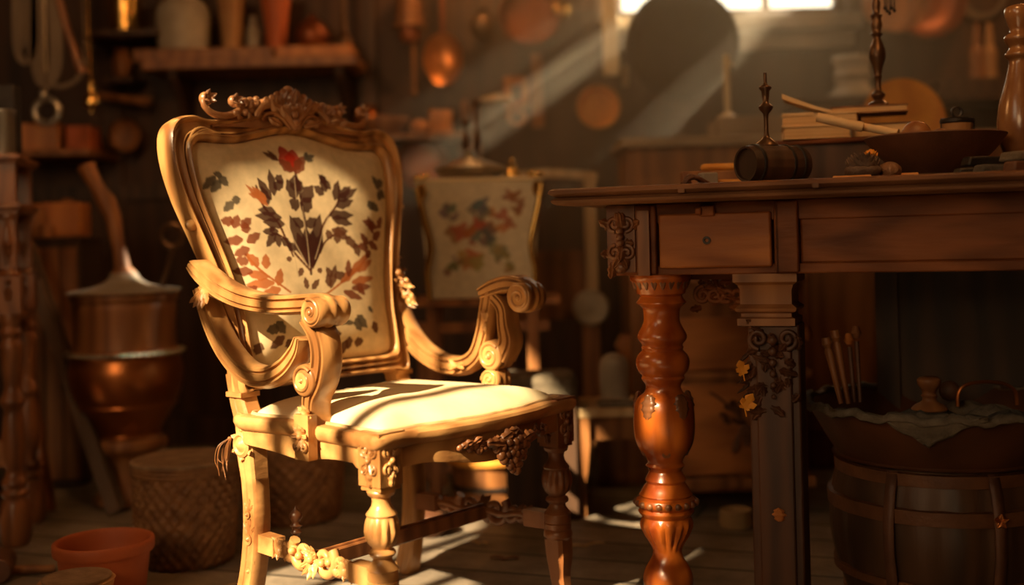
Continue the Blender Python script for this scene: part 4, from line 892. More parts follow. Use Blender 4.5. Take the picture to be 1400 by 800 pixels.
# slanting stake behind the stand
def stake(name, label, cat, a, b, r, m, sect=None, **k):
    A_, B_ = P(*a), P(*b); d = B_-A_; mb = MB(); n = len(r); mb.tube([d*(i/(n-1)) for i in range(n)], r, seg=14, sect=sect, **k); return solo(name, label, cat, mb, m, A_)
stake('wooden_stake', 'slanting dark red wooden stake leaning behind the left stand', 'stake', (62,700,3.50), (40,480,3.60), [.032,.024,.018,.014], 'walnut')
SQ = [(1,1),(1,-1),(-1,-1),(-1,1)]
stake('leaning_plank', 'long dark plank leaning diagonally against the tall crate', 'plank', (160,698,3.45), (34,335,3.72), [(.02,.030)]*2, 'plankw', sect=SQ, up=(0,1,0))
# tall crate and orange box
p = XY(84, 3.95, 0)
cr_ = thing('tall_crate', 'tall dark upright crate behind the leaning plank', 'crate', p)
mb = MB(); mb.box((0,0,.41), (.235,.22,.80)); mb.box((0,0,.815), (.25,.235,.015)); obj('crate_body', mb, 'dark', cr_, bevel=.004)
mb = MB()
for i in range(4): mb.box((-.088+.0585*i,-.115,.41), (.052,.012,.76))
obj('front_boards', mb, 'brown', cr_, bevel=.003)
ob = thing('orange_box', 'bright orange wooden box with a small knob on the tall dark crate', 'box', (p.x+.02, p.y-.02, .8235), .1)
mb = MB(); mb.box((.025,0,.058), (.13,.12,.115)); obj('box_body', mb, 'orange', ob, bevel=.006)
mb = MB(); mb.lathe(smoothprof([(0,0),(.045,0),(.055,.04),(.052,.08),(.04,.11),(0,.112)], 3), Matrix.Translation((-.06,-.03,0)), seg=28); obj('rounded_end', mb, 'brown', ob)
mb = MB(); mb.lathe([(.018,.114),(.02,.122),(.012,.13),(0,.131)], Matrix.Translation((.03,0,0)), seg=20); obj('knob', mb, 'brown', ob)
mb = MB(); mb.lathe([(0,0),(.024,0),(.026,.03),(.018,.045),(0,.046)], None, seg=24); solo('wooden_cup', 'small brown wooden cup in front of the orange box', 'cup', mb, 'brown', (p.x+.01, p.y-.10, .8235))
# churn
p = XY(177, 3.62, 0); ch_ = thing('copper_churn', 'big round copper and wood churn on a pedestal foot at the left', 'churn', p)
qk = 1/K(3.62)
obj('foot', lat(smoothprof([(0,0),(.10,0),(.105,.02),(.090,.04),(.085,.10),(.090,.15),(.115,.165),(.118,.19),(.10,.205),(0,.206)], 3), 48), 'brown', ch_, smooth=50)
obj('bowl_body', lat(smoothprof([(0,.20),(.095,.205),(.10,.215),(.115,.245),(.14,.285),(.152,.30),(.150,.31),(.158,.325),(.170,.37),(.172,.41),(.165,.445),(.168,.455),(.160,.462),(0,.463)], 3), 64), 'copper', ch_, smooth=50)
obj('upper_drum', lat(smoothprof([(0,.455),(.158,.46),(.160,.47),(.154,.48),(.152,.55),(.156,.60),(.154,.615),(.162,.625),(.162,.64),(.155,.645),(0,.646)], 3), 64), 'brown', ch_, smooth=50)
mb = MB()
for i in range(48):
    a = 2*PI*i/48; mb.ball((.168*math.cos(a), .168*math.sin(a), .462), (.013,.013,.008), Matrix.Identity(4), 8, 5)
obj('beaded_band', mb, 'steel', ch_, smooth=60)
obj('lid', lat(smoothprof([(0,.6462),(.162,.6462),(.160,.653),(.11,.660),(.07,.672),(.045,.69),(.038,.705),(0,.706)], 3), 48), 'grey', ch_, smooth=50)
mb = MB(); mb.tube([(0,0,.70),(-.012,0,.78),(-.03,0,.88),(-.05,0,.93),(-.075,0,.97),(-.11,0,1.04)], [.026,.020,.026,.03,.022,.03], seg=16); mb.ball((0,0,.705), (.036,.036,.02)); obj('handle', mb, 'brown', ch_, smooth=60)
A_, B_ = P(217,410,3.58), P(236,340,3.60); d = B_-A_; mb = MB(); mb.tube([d*-.05, d], [.005,.007], seg=10); mb.tube([d*1.0+Vector((x, 0, z+.04)) for x, z in spiral(0,0,.034,.034,-1.57,1,24)], .009, seg=8)
solo('ring_ladle', 'thin rod with a ring end standing against the churn lid', 'ladle', mb, 'bronze', A_)
# baskets
def basket(label, px, d, r, h, m, group='wicker baskets'):
    p = XY(px, d, 0); t = thing('wicker_basket', label, 'basket', p, group=group)
    pf = [(0,.002),(r*.80,0)]; n = int(h/.0065)
    for i in range(n+1): z = i/n*h*.90; pf.append((r*(.86+.12*(z/h)**.6+.03*math.sin(PI*z/h)), z+.001))
    pf += [(r*.97,h*.90),(0,h*.90)]
    mb = MB(); mb.lathe(pf, None, 240, weave=(26, .0045)); obj('woven_body', mb, m, t, smooth=0)
    mb = MB()
    for k in range(3): mb.lathe([(r*1.0+.004*math.cos(a), h*(.87+.035*k)+.0055*math.sin(a)) for a in [i*PI/4 for i in range(9)]], None, 96, weave=(40, .001), cap=False)
    obj('rim', mb, m, t)
    obj('lid', lat([(0,h*.935),(r*.99,h*.935),(r*1.03,h*.95),(r*1.03,h*.97),(r*.96,h*.985),(r*.93,h*.975),(0,h*.98)], 64), 'lid', t, smooth=50)
basket('wicker basket with a flat lid on the floor left of the armchair', 256, 2.92, .128, .262, 'wick')
basket('second shadowed wicker basket seen behind the armchair legs', 400, 3.35, .150, .235, 'wick')
# pots
p = XY(144, 2.56, 0)
solo('terracotta_pot', 'open orange-red terracotta pot at the lower left corner', 'pot', lat(smoothprof([(0,0),(.078,0),(.082,.004),(.094,.09),(.0975,.118),(.105,.120),(.107,.128),(.107,.142),(.104,.146),(.098,.145),(.093,.12),(.075,.012),(0,.010)], 2), 64), 'clay', p, smooth=40)
p = XY(107, 2.36, 0)
t = thing('small_clay_tub', 'small buff clay tub with a flat lid in front of the terracotta pot', 'tub', p)
obj('tub_body', lat(smoothprof([(0,0),(.058,0),(.062,.05),(.066,.09),(.070,.100),(.072,.112),(.068,.116),(0,.117)], 2), 48), 'strawp', t, smooth=40)
obj('lid', lat([(0,.1172),(.066,.1172),(.068,.122),(.060,.1235),(0,.120)], 48), 'lid', t, smooth=40)
p = XY(2, 2.80, 0); t = thing('mallet', 'wooden mallet lying on the floor at the lower left edge', 'mallet', (p.x, p.y, .03), .3)
mb = MB(); mb.tube([(0,-.06,0),(0,.06,0)], [.030,.030], seg=16); obj('head', mb, 'leather', t, bevel=.004)
mb = MB(); mb.tube([(.01,0,-.012),(.12,0,-.020)], [.011,.009], seg=12); obj('handle', mb, 'brown', t)
# ------------------------------------------------------------------ MIDDLE GROUND
# painted box with floral front on a trestle
p = XY(667, 3.62, 0); tr = thing('trestle_stand', 'rough wooden trestle stand carrying the floral painted chest', 'stand', p)
mb = MB(); mb.box((.0,0,.595), (.47,.30,.022)); obj('top_board', mb, 'brown', tr, bevel=.003)
for a in (-1, 1):
    for b in (-1, 1):
        mb = MB(); mb.box((a*.15, b*.11, .292), (.035,.035,.584)); obj('leg', mb, 'brown', tr, bevel=.002)
mb = MB(); mb.box((0,-.115,.52), (.40,.02,.03)); mb.box((0,-.115,.10),(.32,.02,.03)); obj('rail', mb, 'brown', tr)
fb = thing('floral_chest', 'faded cream chest with painted flowers and gold corners, standing in the hazy light', 'chest', (p.x, p.y, .6065))
def fpanel():
    n = 90; vs = []; fs = []; cols = []
    w0, w1, h = .155, .182, .345
    rnd = random.Random(17); bl = []
    for cx, cz, r, c in ((-.04,.20,.055,(.35,.14,.06)), (.06,.22,.05,(.38,.15,.07)), (.0,.27,.045,(.17,.16,.18)), (-.03,.12,.045,(.42,.22,.08)), (.05,.13,.04,(.25,.2,.13)), (-.09,.26,.035,(.2,.17,.14)), (.10,.28,.035,(.28,.13,.07)), (.02,.18,.04,(.16,.14,.12)), (-.08,.10,.03,(.2,.16,.1)), (.09,.09,.03,(.3,.2,.1))):
        for k in range(7): a = rnd.uniform(0,6.3); q = rnd.uniform(.1,.8); bl.append((cx+math.cos(a)*r*q, cz+math.sin(a)*r*q, r*rnd.uniform(.2,.5), tuple(v*rnd.uniform(.7,1.3) for v in c)))
    for j in range(n+1):
        for i in range(n+1):
            u = -1+2*i/n; z = h*j/n; x = u*(w0+(w1-w0)*z/h); vs.append((x, -.142+.004*(u*u)-.002, z))
            c = [.62,.53,.38]
            for bx_, bz_, r, cc in bl:
                dq = math.hypot((x-bx_)+.006*math.sin(z*170+r*900), (z-bz_)+.006*math.sin(x*150+r*700))/r
                if dq < 1: c = [c[k]*(.15)+cc[k]*.85 for k in range(3)]
            cols.append((*c, 1))
    for j in range(n):
        for i in range(n): a = j*(n+1)+i; fs.append((a, a+1, a+n+2, a+n+1))
    mb = MB(); mb.v = vs; mb.f = fs; o = obj('painted_panel', mb, attr_mat('faded_floral', .8, .1), fb, smooth=0, solid=.004)
    at = o.data.color_attributes.new('pattern', 'FLOAT_COLOR', 'POINT'); at.data.foreach_set('color', np.array(cols, dtype=np.float32).ravel())
fpanel()
mb = MB(); mb.rings([[(-.150,-.13,0),(.150,-.13,0),(.150,.12,0),(-.150,.12,0)], [(-.176,-.135,.345),(.176,-.135,.345),(.176,.12,.345),(-.176,.12,.345)]]); obj('chest_body', mb, 'cream', fb)
mb = MB(); mb.box((0,-.008,.352), (.385,.28,.014)); obj('lid', mb, 'cream', fb, bevel=.005)
mb = MB()
for s in (-1, 1):
    mb.tube(cr([(s*.155,-.142,0),(s*.160,-.150,.08),(s*.150,-.152,.16),(s*.172,-.150,.26),(s*.186,-.146,.335)], 6), .009, seg=10)
    mb.ball((s*.175,-.14,.362), (.022,.014,.010)); mb.ball((s*.155,-.14,.368), (.010,.01,.010)); mb.leaf(frame((s*.17,-.15,.30),(1,0,0),(0,0,1),(0,-1,0)), .05,.025,.5,.3,3)
obj('gilt_corner', mb, 'brass', fb, smooth=60)
zt_ = .6065+.3595
pw = LT('pewter_dish', 'lidded pewter dish on top of the floral chest', 'dish', 652, 0, 3.62, [(0,0),(34,0),(42,6),(48,12),(50,16),(40,20),(24,26),(10,32),(8,38),(3,42),(0,43)], 'steel', loc=Vector((p.x-.03, p.y, zt_)))
LT('brass_bell', 'bright brass bell on the right end of the floral chest lid', 'bell', 0, 0, 3.62, [(0,0),(10,0),(9,6),(7,14),(5,18),(3,20),(4,24),(2,28),(0,29)], 'brass', loc=Vector((p.x+.10, p.y-.03, zt_)))
for lab, dx, h in (('shorter slim pewter candlestick, left of the pair on the floral chest', -.045, .20), ('taller slim pewter candlestick, right of the pair behind the dish on the floral chest', -.008, .26)):
    c = P(700+(-45 if dx < -.02 else -36), 260, 3.72); q_ = Vector((p.x+dx, p.y+.07, zt_))
    solo('slim_candlestick', lab, 'candlestick', lat(smoothprof([(0,0),(.030,0),(.026,.01),(.010,.018),(.007,.03),(.012,.045),(.006,.06),(.008,.10),(.013,.13),(.007,.15),(.006,h-.03),(.013,h-.02),(.014,h-.01),(.008,h),(0,h)], 2), 24), 'bronze', q_, 0, 'candlesticks on the floral chest', smooth=50)
# open wooden frame behind
p = XY(758, 4.02, 0); fr_ = thing('open_wooden_frame', 'open light wooden frame standing behind the floral chest', 'frame', p)
for s in (-1, 1): mb = MB(); mb.box((s*.145,0,.50), (.042,.035,1.0)); obj('post', mb, 'brown' if s < 0 else 'pale', fr_, bevel=.004)
mb = MB(); mb.rings([[(x, y, 1.0+.018*math.cos(x/.17*1.57)+z) for y, z in ((-.02,-.03),(.02,-.03),(.02,.0),(-.02,.0))] for x in [(-.17+.34*i/12) for i in range(13)]]); obj('top_rail', mb, 'pale', fr_)
mb = MB(); mb.box((0,0,.72),(.27,.02,.035)); mb.box((0,.01,.60),(.27,.012,.20)); obj('cross_rail', mb, 'brown', fr_)
# linen covered box
p = XY(742, 3.32, 0)
t = thing('cloth_covered_box', 'dark low box with a grey cloth on top, right of the armchair seat', 'box', p)
mb = MB(); mb.box((0,0,.16), (.20,.18,.32)); obj('box_body', mb, 'dark', t, bevel=.004)
mb = MB(); mb.box((0,0,.36), (.21,.19,.08)); obj('grey_cloth', mb, 'cloth', t, bevel=.02)
# sack
p = XY(783, 3.62, 0); mb = MB(); rs = []
for r, z in smoothprof([(.03,0),(.07,.01),(.085,.05),(.08,.11),(.055,.15),(.025,.17),(.02,.18),(.035,.20),(.0,.19)], 3): rs.append([(r*(1+.05*math.sin(5*a))*math.cos(a), r*(1+.05*math.sin(5*a))*math.sin(a), z) for a in [2*PI*j/32 for j in range(32)]])
mb.rings(rs); solo('grain_sack', 'small tied grey sack on the floor right of the armchair leg', 'sack', mb, 'cloth', p, smooth=0)
# tub under the seat
p = XY(668, 3.52, 0); t = thing('wooden_tub', 'round wooden tub with a bright rim seen between the armchair legs', 'tub', p)
obj('tub_body', lat(smoothprof([(0,0),(.098,0),(.102,.01),(.108,.10),(.112,.125),(.10,.128),(.095,.02),(0,.018)], 2), 48, flute=(16,.03,0,.13)), 'brown', t, smooth=50)
obj('rim', lat([(.112,.115),(.124,.118),(.126,.130),(.120,.136),(.100,.134),(.098,.12)], 48, cap=False), 'bread', t, smooth=50)
mb = MB(); mb.lathe([(.104,.04),(.110,.041),(.110,.052),(.105,.053)], None, 48, cap=False); obj('hoop', mb, 'iron', t)
p = XY(588, 3.10, 0); solo('round_gourd', 'small dark round gourd on the floor under the armchair stretcher', 'gourd', lat(smoothprof([(0,0),(.025,0),(.042,.015),(.048,.035),(.040,.055),(.02,.066),(.006,.07),(0,.08)], 3), 28), 'leather', p, smooth=50)
p = XY(592, 3.85, 0); mb = MB(); mb.box((0,0,.25), (.075,.06,.50)); mb.box((0,0,.505),(.09,.075,.015)); solo('timber_post', 'short square timber post standing behind the armchair seat', 'post', mb, 'brown', p, bevel=.004)
# bench with jug
p = XY(850, 3.36, 0); t = thing('low_bench', 'low rough wooden bench between the armchair and the table leg', 'bench', p)
mb = MB(); mb.box((0,0,.292), (.34,.24,.026)); obj('bench_top', mb, 'pale', t, bevel=.004)  # paler wood on the top stands in for light falling on it
mb = MB(); mb.box((0,-.08,.245), (.28,.02,.065)); mb.box((0,.08,.245), (.28,.02,.065)); obj('apron', mb, 'brown', t)
for a in (-1, 1):
    for b in (-1, 1):
        mb = MB(); x, y = a*.12, b*.09
        mb.tube([(x,y,.279),(x,y,.20),(x+.004*a,y,.12),(x,y,.11),(x,y,.0)], [.026,.026,.022,.015,.013], sect=SQ, up=(1,0,0)); obj('leg', mb, 'brown', t)
LT('pale_jug', 'plain pale stoneware jar standing on the low bench', 'jar', 841, 0, 3.42, [(0,0),(17,0),(20,4),(21,30),(20,48),(15,58),(8,62),(0,63)], 'stone', loc=XY(841, 3.42, .3055))
blk_ = XY(838, 3.40, .3055)
mb = MB(); mb.box((0,0,.008),(.10,.06,.016)); solo('folded_cloth', 'folded grey cloth lying on the front of the low bench', 'cloth', mb, 'cloth', XY(842, 3.28, .3055), .1, bevel=.005)
p = XY(858, 3.75, 0); mb = MB(); mb.box((0,0,.115),(.20,.18,.23)); mb.box((0,-.092,.20),(.21,.01,.04)); mb.box((0,-.092,.03),(.21,.01,.04)); solo('small_crate', 'small brown crate on the floor behind the low bench', 'crate', mb, 'brown', p, bevel=.004)
# post with round disc
p = XY(812, 3.95, 0); t = thing('disc_stand', 'pale round disc mounted on a square wooden post', 'stand', p)
mb = MB(); mb.box((0,0,.26), (.055,.05,.52)); obj('post', mb, 'brown', t, bevel=.003)
mb = MB(); mb.lathe(smoothprof([(0,-.016),(.052,-.016),(.060,-.008),(.060,.008),(.052,.016),(.045,.013),(.012,.012),(.01,.02),(0,.021)], 2), frame((.0, -.045, .545), (1,0,0), (0,0,1), (0,-1,0)), seg=48); obj('disc', mb, 'stone', t, smooth=50)
p = P(857, 472, 3.9); mb = MB(); mb.lathe(smoothprof([(0,-.015),(.036,-.015),(.040,0),(.036,.012),(.01,.014),(0,.014)], 2), frame((0,0,0), (1,0,0), (0,0,1), (0,-1,0)), seg=6); mb.tube([(0,.0,-.03),(0,.0,-p.z+.001)], .012, seg=10)
solo('orange_knob_pole', 'short pole with an orange faceted knob beside the pale disc', 'pole', mb, 'orange', p)
# sideboard
SX0, SX1 = XY(868, 3.85, 0).x, 2.2
sb = thing('long_sideboard', 'long pale sideboard standing below the window', 'sideboard', ((SX0+SX1)/2, 4.03, 0))
mb = MB(); mb.box((0,0,.535), (SX1-SX0,.36,1.07)); obj('body', mb, 'brown', sb, bevel=.005)
mb = MB(); mb.box((0,-.005,1.085), (SX1-SX0+.04,.42,.03)); obj('top_board', mb, mat('pale_board', (.42,.31,.20), (.28,.19,.12), .7, scale=7, stretch=(.3,1,1), kind='wood', bump=.2), sb, bevel=.004)  # top board paler and greyer than the brown body
for i in range(4):
    w = (SX1-SX0)/4; x = -(SX1-SX0)/2+w*(i+.5); mb = MB(); mb.box((x,-.186,.55), (w-.04,.014,.86)); dd = obj('door', mb, 'brown', sb, bevel=.006)
    mb = MB(); mb.ball((x+w*.38,-.20,.6), .014); obj('knob', mb, 'bronze', dd)
mb = MB(); mb.box((0,0,.035),(.75,.26,.07)); st_ = XY(1080, 4.0, 1.1005); solo('raised_plinth', 'long grey raised board on the sideboard below the window', 'board', mb, mat('pale_board', (1,1,1)), (st_.x+.12, 4.02, 1.1005), bevel=.004)
cs = XY(995, 3.98, 1.171)
solo('pale_candlestick', 'slim pale candlestick with a small side handle, lit by the window', 'candlestick', (lambda b: (b.lathe(smoothprof([(0,0),(.036,0),(.034,.008),(.018,.016),(.011,.022),(.010,.04),(.011,.10),(.010,.18),(.013,.19),(.008,.2),(.011,.21),(.007,.218),(0,.22)], 2), None, 24), b.ball((.014,0,.185), (.012,.006,.008)), b)[-1])(MB()), 'wax', cs, smooth=50)
# shelf at the right with jar, plate and bottles
sh = thing('wall_shelf', 'dark wall shelf on brackets at the right, above the worktable', 'shelf', (1.62, 4.42, 1.245))
mb = MB(); mb.box((0,0,.012), (1.10,.34,.024)); obj('board', mb, 'dark', sh, bevel=.003)
for x in (-.45, .45): mb = MB(); mb.prism([(0,0),(.0,-.16),(.03,-.16),(.28,-.02),(.28,0)], -.015, .015, Matrix.Translation((x,.17,0)) @ frame((0,0,0),(0,-1,0),(0,0,1),(-1,0,0))); obj('bracket', mb, 'brown', sh)
LT('lidded_jar', 'pale grey lidded stoneware jar on the dark wall shelf', 'jar', 0, 0, 4.35, [(0,0),(30,0),(33,4),(30,9),(24,14),(23,26),(27,31),(23,36),(23,46),(26,50),(26,55),(22,58),(0,60)], 'stone', loc=XY(1166, 4.35, 1.2695))
pl = XY(1250, 3.52, 1.0)
sl = thing('tall_stool', 'tall plain stool behind the worktable holding the ochre platter', 'stool', (pl.x, 3.56, 0))
mb = MB(); mb.lathe([(0,.965),(.125,.965),(.13,.975),(.125,.988),(0,.988)], None, 40); obj('seat', mb, 'brown', sl)
for k in range(4): a = .78+k*PI/2; mb = MB(); mb.tube([(.09*math.cos(a),.09*math.sin(a),.966),(.12*math.cos(a),.12*math.sin(a),0)], [.014,.016], seg=10); obj('leg', mb, 'brown', sl)
mb = MB(); mb.box((0,.11,1.07),(.16,.02,.17)); obj('stool_back', mb, 'brown', sl)
solo('ochre_plate', 'large round ochre platter standing upright behind the dark bowl', 'plate', lat(smoothprof([(0,0),(.08,0),(.115,.006),(.126,.014),(.129,.020),(.122,.020),(.108,.012),(0,.007)], 2), 64), 'bread', (pl.x, 3.62, .9885+.128), (PI/2-.12, 0, 0), smooth=50)
ns = thing('bottle_ledge', 'small dark box ledge carrying two bottles at the upper right', 'box', (XY(1350,4.25,0).x+.04, 4.40, 1.2695)); mb = MB(); mb.box((0,0,.031),(.32,.2,.062)); obj('box_body', mb, 'dark', ns, bevel=.004)
for lab, px, m in (('left brown ribbed bottle on the dark ledge at upper right', 1337, 'brown'), ('right pale ribbed bottle on the dark ledge at upper right', 1354, 'strawp')):
    LT('ribbed_bottle', lab, 'bottle', 0, 0, 4.36, [(0,0),(9,0),(10,4),(9,20),(10,36),(7,44),(5,50),(6,56),(4,70),(5,76),(0,77)], m, loc=XY(px, 4.36, 1.332), seg=24, group='bottles on the dark ledge')
# ------------------------------------------------------------------ THINGS HANGING ON THE BACK WALL (wall face at Y = 4.60)
WY = 4.60
def pan(label, px, py, r, m, hl=0, name='hanging_pan', cat='pan', d=4.50, inner=None, dp=.045, hang=None, g='pans hanging on the back wall'):
    q = 1/K(d); R = r*q; p = P(px, py, d); t = thing(name, label, cat, p, group=g)
    mb = MB(); mb.lathe(smoothprof([(0,-.012),(R*.82,-.012),(R*.86,-.010),(R*.97,dp-.006),(R*1.02,dp),(R*1.0,dp+.004),(R*.94,dp),(R*.80,-.002),(0,-.004)], 2), frame((0,0,0), (1,0,0), (0,0,1), (0,-1,0)), seg=64)
    obj('bowl', mb, m, t, smooth=50)
    if hl:
        mb = MB(); mb.tube([(0,-dp,R*.95),(0,-.02,R*1.1),(0,0,R*1.15+hl*q*.5),(0,.0,R+hl*q)], [(.010,.006)]*4, up=(1,0,0), sect=[(1,.7),(1,-.7),(-1,-.7),(-1,.7)])
        mb.tube([(x,0,z+R+hl*q+.015) for x, z in spiral(0,0,.015,.015,0,1,16)], .004, seg=6); obj('handle', mb, 'iron' if m != 'dcopper' else m, t)
    mb = MB(); zt = R+(hl*q+.028 if hl else .006); mb.tube([(0,-.01,zt),(0,.02,zt+.004),(0,WY-d+.005,zt+.004)], .004, seg=6); obj('hook', mb, 'iron', t)
    return t
pan('huge dark round iron pan hanging against the window', 931, 63, 76, 'iron', name='iron_griddle', dp=.05, d=4.40)
pan('copper frying pan with a dark rim hanging at the top centre', 724, 22, 41, 'dcopper')
pan('small round pan with an ochre face hanging from a long strap', 817, 148, 29, 'bread', hl=70)
pan('dark red copper disc on the wall just right of the armchair back', 578, 224, 36, 'dcopper', dp=.02)
pan('large brown pan with a pale rim, left of the two at the upper right', 1219, 2, 45, 'brown', d=4.44)
pan('orange-brown pan, right of the two overlapping at the upper right', 1264, 2, 52, 'dcopper', dp=.04)
mb = MB(); mb.lathe([(.098+.011*math.cos(a), .011*math.sin(a)) for a in [i*PI/5 for i in range(11)]], frame((0,0,0), (1,0,0), (0,0,1), (0,-1,0)), seg=48, cap=False); mb.lathe([(.080+.008*math.cos(a), .006+.008*math.sin(a)) for a in [i*PI/5 for i in range(11)]], frame((.012,0,-.01), (1,0,0), (0,0,1), (0,-1,0)), seg=48, cap=False)
solo('rope_coil', 'coil of rope hanging at the upper right corner', 'rope', mb, 'strap', P(1340, -10, 4.57))
def spoon(label, name, px, py0, py1, py2, rx, m, mh, d=4.52, g=None, deep=.4):
    q = 1/K(d); c = P(px, (py1+py2)/2, d); t = thing(name, label, 'ladle', c, group=g); ry = (py2-py1)/2*q
    mb = MB(); rs = []
    for i in range(9):
        r = 1-i/8*.98; rs.append([(rx*q*r*math.cos(2*PI*j/32), -.022+deep*.06*(1-r*r)*1.0, ry*r*math.sin(2*PI*j/32)) for j in range(32)])
    rs = [[(x*.97, y+.012, z*.97) for x, y, z in rs[k]] for k in range(8, -1, -1)] + rs; mb.rings(rs); obj('bowl', mb, m, t, smooth=60)
    mb = MB(); mb.tube([(0,-.016,ry*.9),(0,-.01,ry*1.3),(0,0,ry+(py1-py0)*q)], [.009,.010,.012], seg=10); obj('handle', mb, mh, t)
    mb = MB(); mb.tube([(0,-.016,ry+(py1-py0)*q*.9),(0,WY-d+.005,ry+(py1-py0)*q*.9)], .004, seg=6); obj('hook', mb, 'iron', t)
spoon('large copper ladle with a rounded bowl hanging above the armchair', 'hanging_ladle', 606, -25, 46, 118, 27, 'copper', 'dcopper')
# lantern like wooden hanging piece
q = 1/K(4.5); t = thing('wooden_lantern', 'ribbed wooden lantern with a tail rod hanging above the armchair', 'lantern', P(560, 38, 4.5))
obj('ribbed_case', lat([(0,0),(24*q,0),(24*q,4*q),(18*q,5*q),(18*q,14*q),(20*q,15*q),(20*q,18*q),(17*q,19*q),(17*q,28*q),(19*q,29*q),(19*q,33*q),(15*q,34*q),(15*q,50*q),(6*q,62*q),(0,63*q)], 32), 'brown', t)
obj('lower_cup', lat([(0,-22*q),(12*q,-20*q),(16*q,-10*q),(14*q,0),(0,0)], 28), 'dcopper', t)
mb = MB(); mb.tube([(.012,0,-.05),(.012,0,-.25)], [.008,.006], seg=8); mb.ball((.012,0,-.25), .013); obj('rod', mb, 'brown', t)
mb = MB(); mb.tube([(0,0,.18),(0,.03,.20),(0,.105,.20)], .004, seg=6); obj('hook', mb, 'iron', t)
# brass globes
for lab, px, py, r, m in (('dark glass-like globe with a golden glint hanging beside the ladle', 660, 36, 19, 'bronze'), ('shiny brass kettle bell right of the copper frying pan', 766, 14, 15, 'brass')):
    q = 1/K(4.5)*r; mb = MB(); mb.ball((0,0,0), q, seg=28, n=16); mb.lathe([(q*.4,q*.9),(q*.3,q*1.05),(q*.45,q*1.15),(0,q*1.3)], None, 20); mb.tube([(0,0,q*1.2),(0,0,q*1.9),(0,.105,q*1.95)], .003, seg=6)
    solo('metal_globe', lab, 'globe', mb, m, P(px, py, 4.5), smooth=50, group='metal globes hanging on the back wall')
mb = MB(); mb.tube([P(782,20,4.56)-P(782,20,4.56), P(822,17,4.56)-P(782,20,4.56)], .006, seg=8); mb.tube([(.03,0,0),(.03,.045,0)], .004, seg=6)
solo('iron_rod', 'thin horizontal iron rod beside the brass kettle bell', 'rod', mb, 'iron', P(782, 20, 4.56))
# strips
def strip(name, label, px, py0, py1, w, m, d=4.57, dp=.02, cat='wood strip', tb=1.1):
    q = 1/K(d); p = P(px, py1, d); h = (py1-py0)*q; mb = MB(); mb.rings([[(-w*q/2*tb, -dp, 0), (w*q/2*tb, -dp, 0), (w*q/2*tb, dp, 0), (-w*q/2*tb, dp, 0)], [(-w*q/2, -dp, h), (w*q/2, -dp, h), (w*q/2, dp, h), (-w*q/2, dp, h)]])
    return solo(name, label, cat, mb, m, p, bevel=.004)
strip('pale_strap', 'pale broad leather strap hanging beside the window frame', 836, -30, 103, 20, 'wax', d=4.50)
strip('wood_ruler', 'upright light wooden batten on the wall beside the bracket', 736, 74, 175, 15, 'orange')
strip('wall_peg', 'small upright peg on the wall right of the pale strap', 855, 90, 118, 8, 'pale')
# bracket with holes (square C shape + scroll)
q = 1/K(4.57); mb = MB()
for x, z, w, h in ((0,54,34,12), (-12,36,10,36), (12,36,10,36), (0,22,34,10)): mb.box((x*q,0,z*q), (w*q,.03,h*q))
mb.tube([(a*q, 0, (b+6)*q) for a, b in spiral(2,0,16,5,1.6,1.2,24)], .010, seg=8)
solo('carved_bracket', 'small orange wooden bracket with a square hole and a scroll below', 'bracket', mb, 'orange', P(707, 165, 4.57), bevel=.003)
# clutter shelf behind the armchair top
sf = thing('tool_shelf', 'short dark shelf behind the top right of the armchair', 'shelf', P(560, 186, 4.47))
mb = MB(); mb.box((0,0,-.01), (.46,.24,.02)); obj('board', mb, 'brown', sf, bevel=.003)
for x in (-.18,.18): mb = MB(); mb.box((x,.08,-.06),(.02,.08,.08)); obj('bracket', mb, 'dark', sf)
s0 = P(560, 186, 4.47)
LT('wooden_bowl', 'shallow wooden bowl tilted on the short dark shelf', 'bowl', 0, 0, 4.45, [(0,0),(18,0),(30,12),(34,22),(31,22),(16,5),(0,4)], 'brown', loc=Vector((s0.x-.09, 4.43, s0.z+.0005)))
LT('round_jar', 'round copper jar at the left of the short shelf', 'jar', 0, 0, 4.45, [(0,0),(12,0),(20,10),(22,22),(16,34),(10,38),(12,44),(0,45)], 'copper', loc=Vector((s0.x-.19+.03, 4.52, s0.z+.0005)))
mb = MB(); mb.box((0,0,.045),(.085,.08,.09)); solo('orange_cube', 'orange wooden block on the right of the short shelf', 'wood block', mb, 'orange', Vector((s0.x+.12, 4.44, s0.z+.0005)), .2, bevel=.006)
mb = MB(); mb.ball((0,0,.028), (.036,.03,.028), seg=20, n=12); solo('wooden_egg', 'rounded orange lump before the wooden block on the short shelf', 'lump', mb, 'orange', Vector((s0.x+.045, 4.40, s0.z+.0005)), smooth=0)
mb = MB(); mb.tube([(-.03,0,.0),(.03,0,.006),(.09,0,.0)], [.006,.016,.010], seg=12); solo('pale_handle_tool', 'pale rounded tool handle pinned to the wall above the candlesticks', 'tool', (lambda: (mb.tube([(.03,0,0),(.03,.10,0)], .004, seg=6), mb)[1])(), 'pale', P(668, 136, 4.51))
for lab, px in (('left hanging whisk with a pale handle above the floral chest', 637), ('right hanging whisk with a pale handle above the floral chest', 652)):
    mb = MB(); mb.lathe(smoothprof([(0,.0),(.020,.02),(.026,.06),(.016,.10),(.008,.14),(.010,.17),(.014,.20),(.012,.24),(.004,.25),(0,.252)], 2), None, 20); mb.tube([(0,0,.245),(0,.09,.25)], .004, seg=6)
    solo('hanging_whisk', lab, 'whisk', mb, 'brown', P(px, 225, 4.52), 0, 'whisks hanging above the chest', smooth=50)
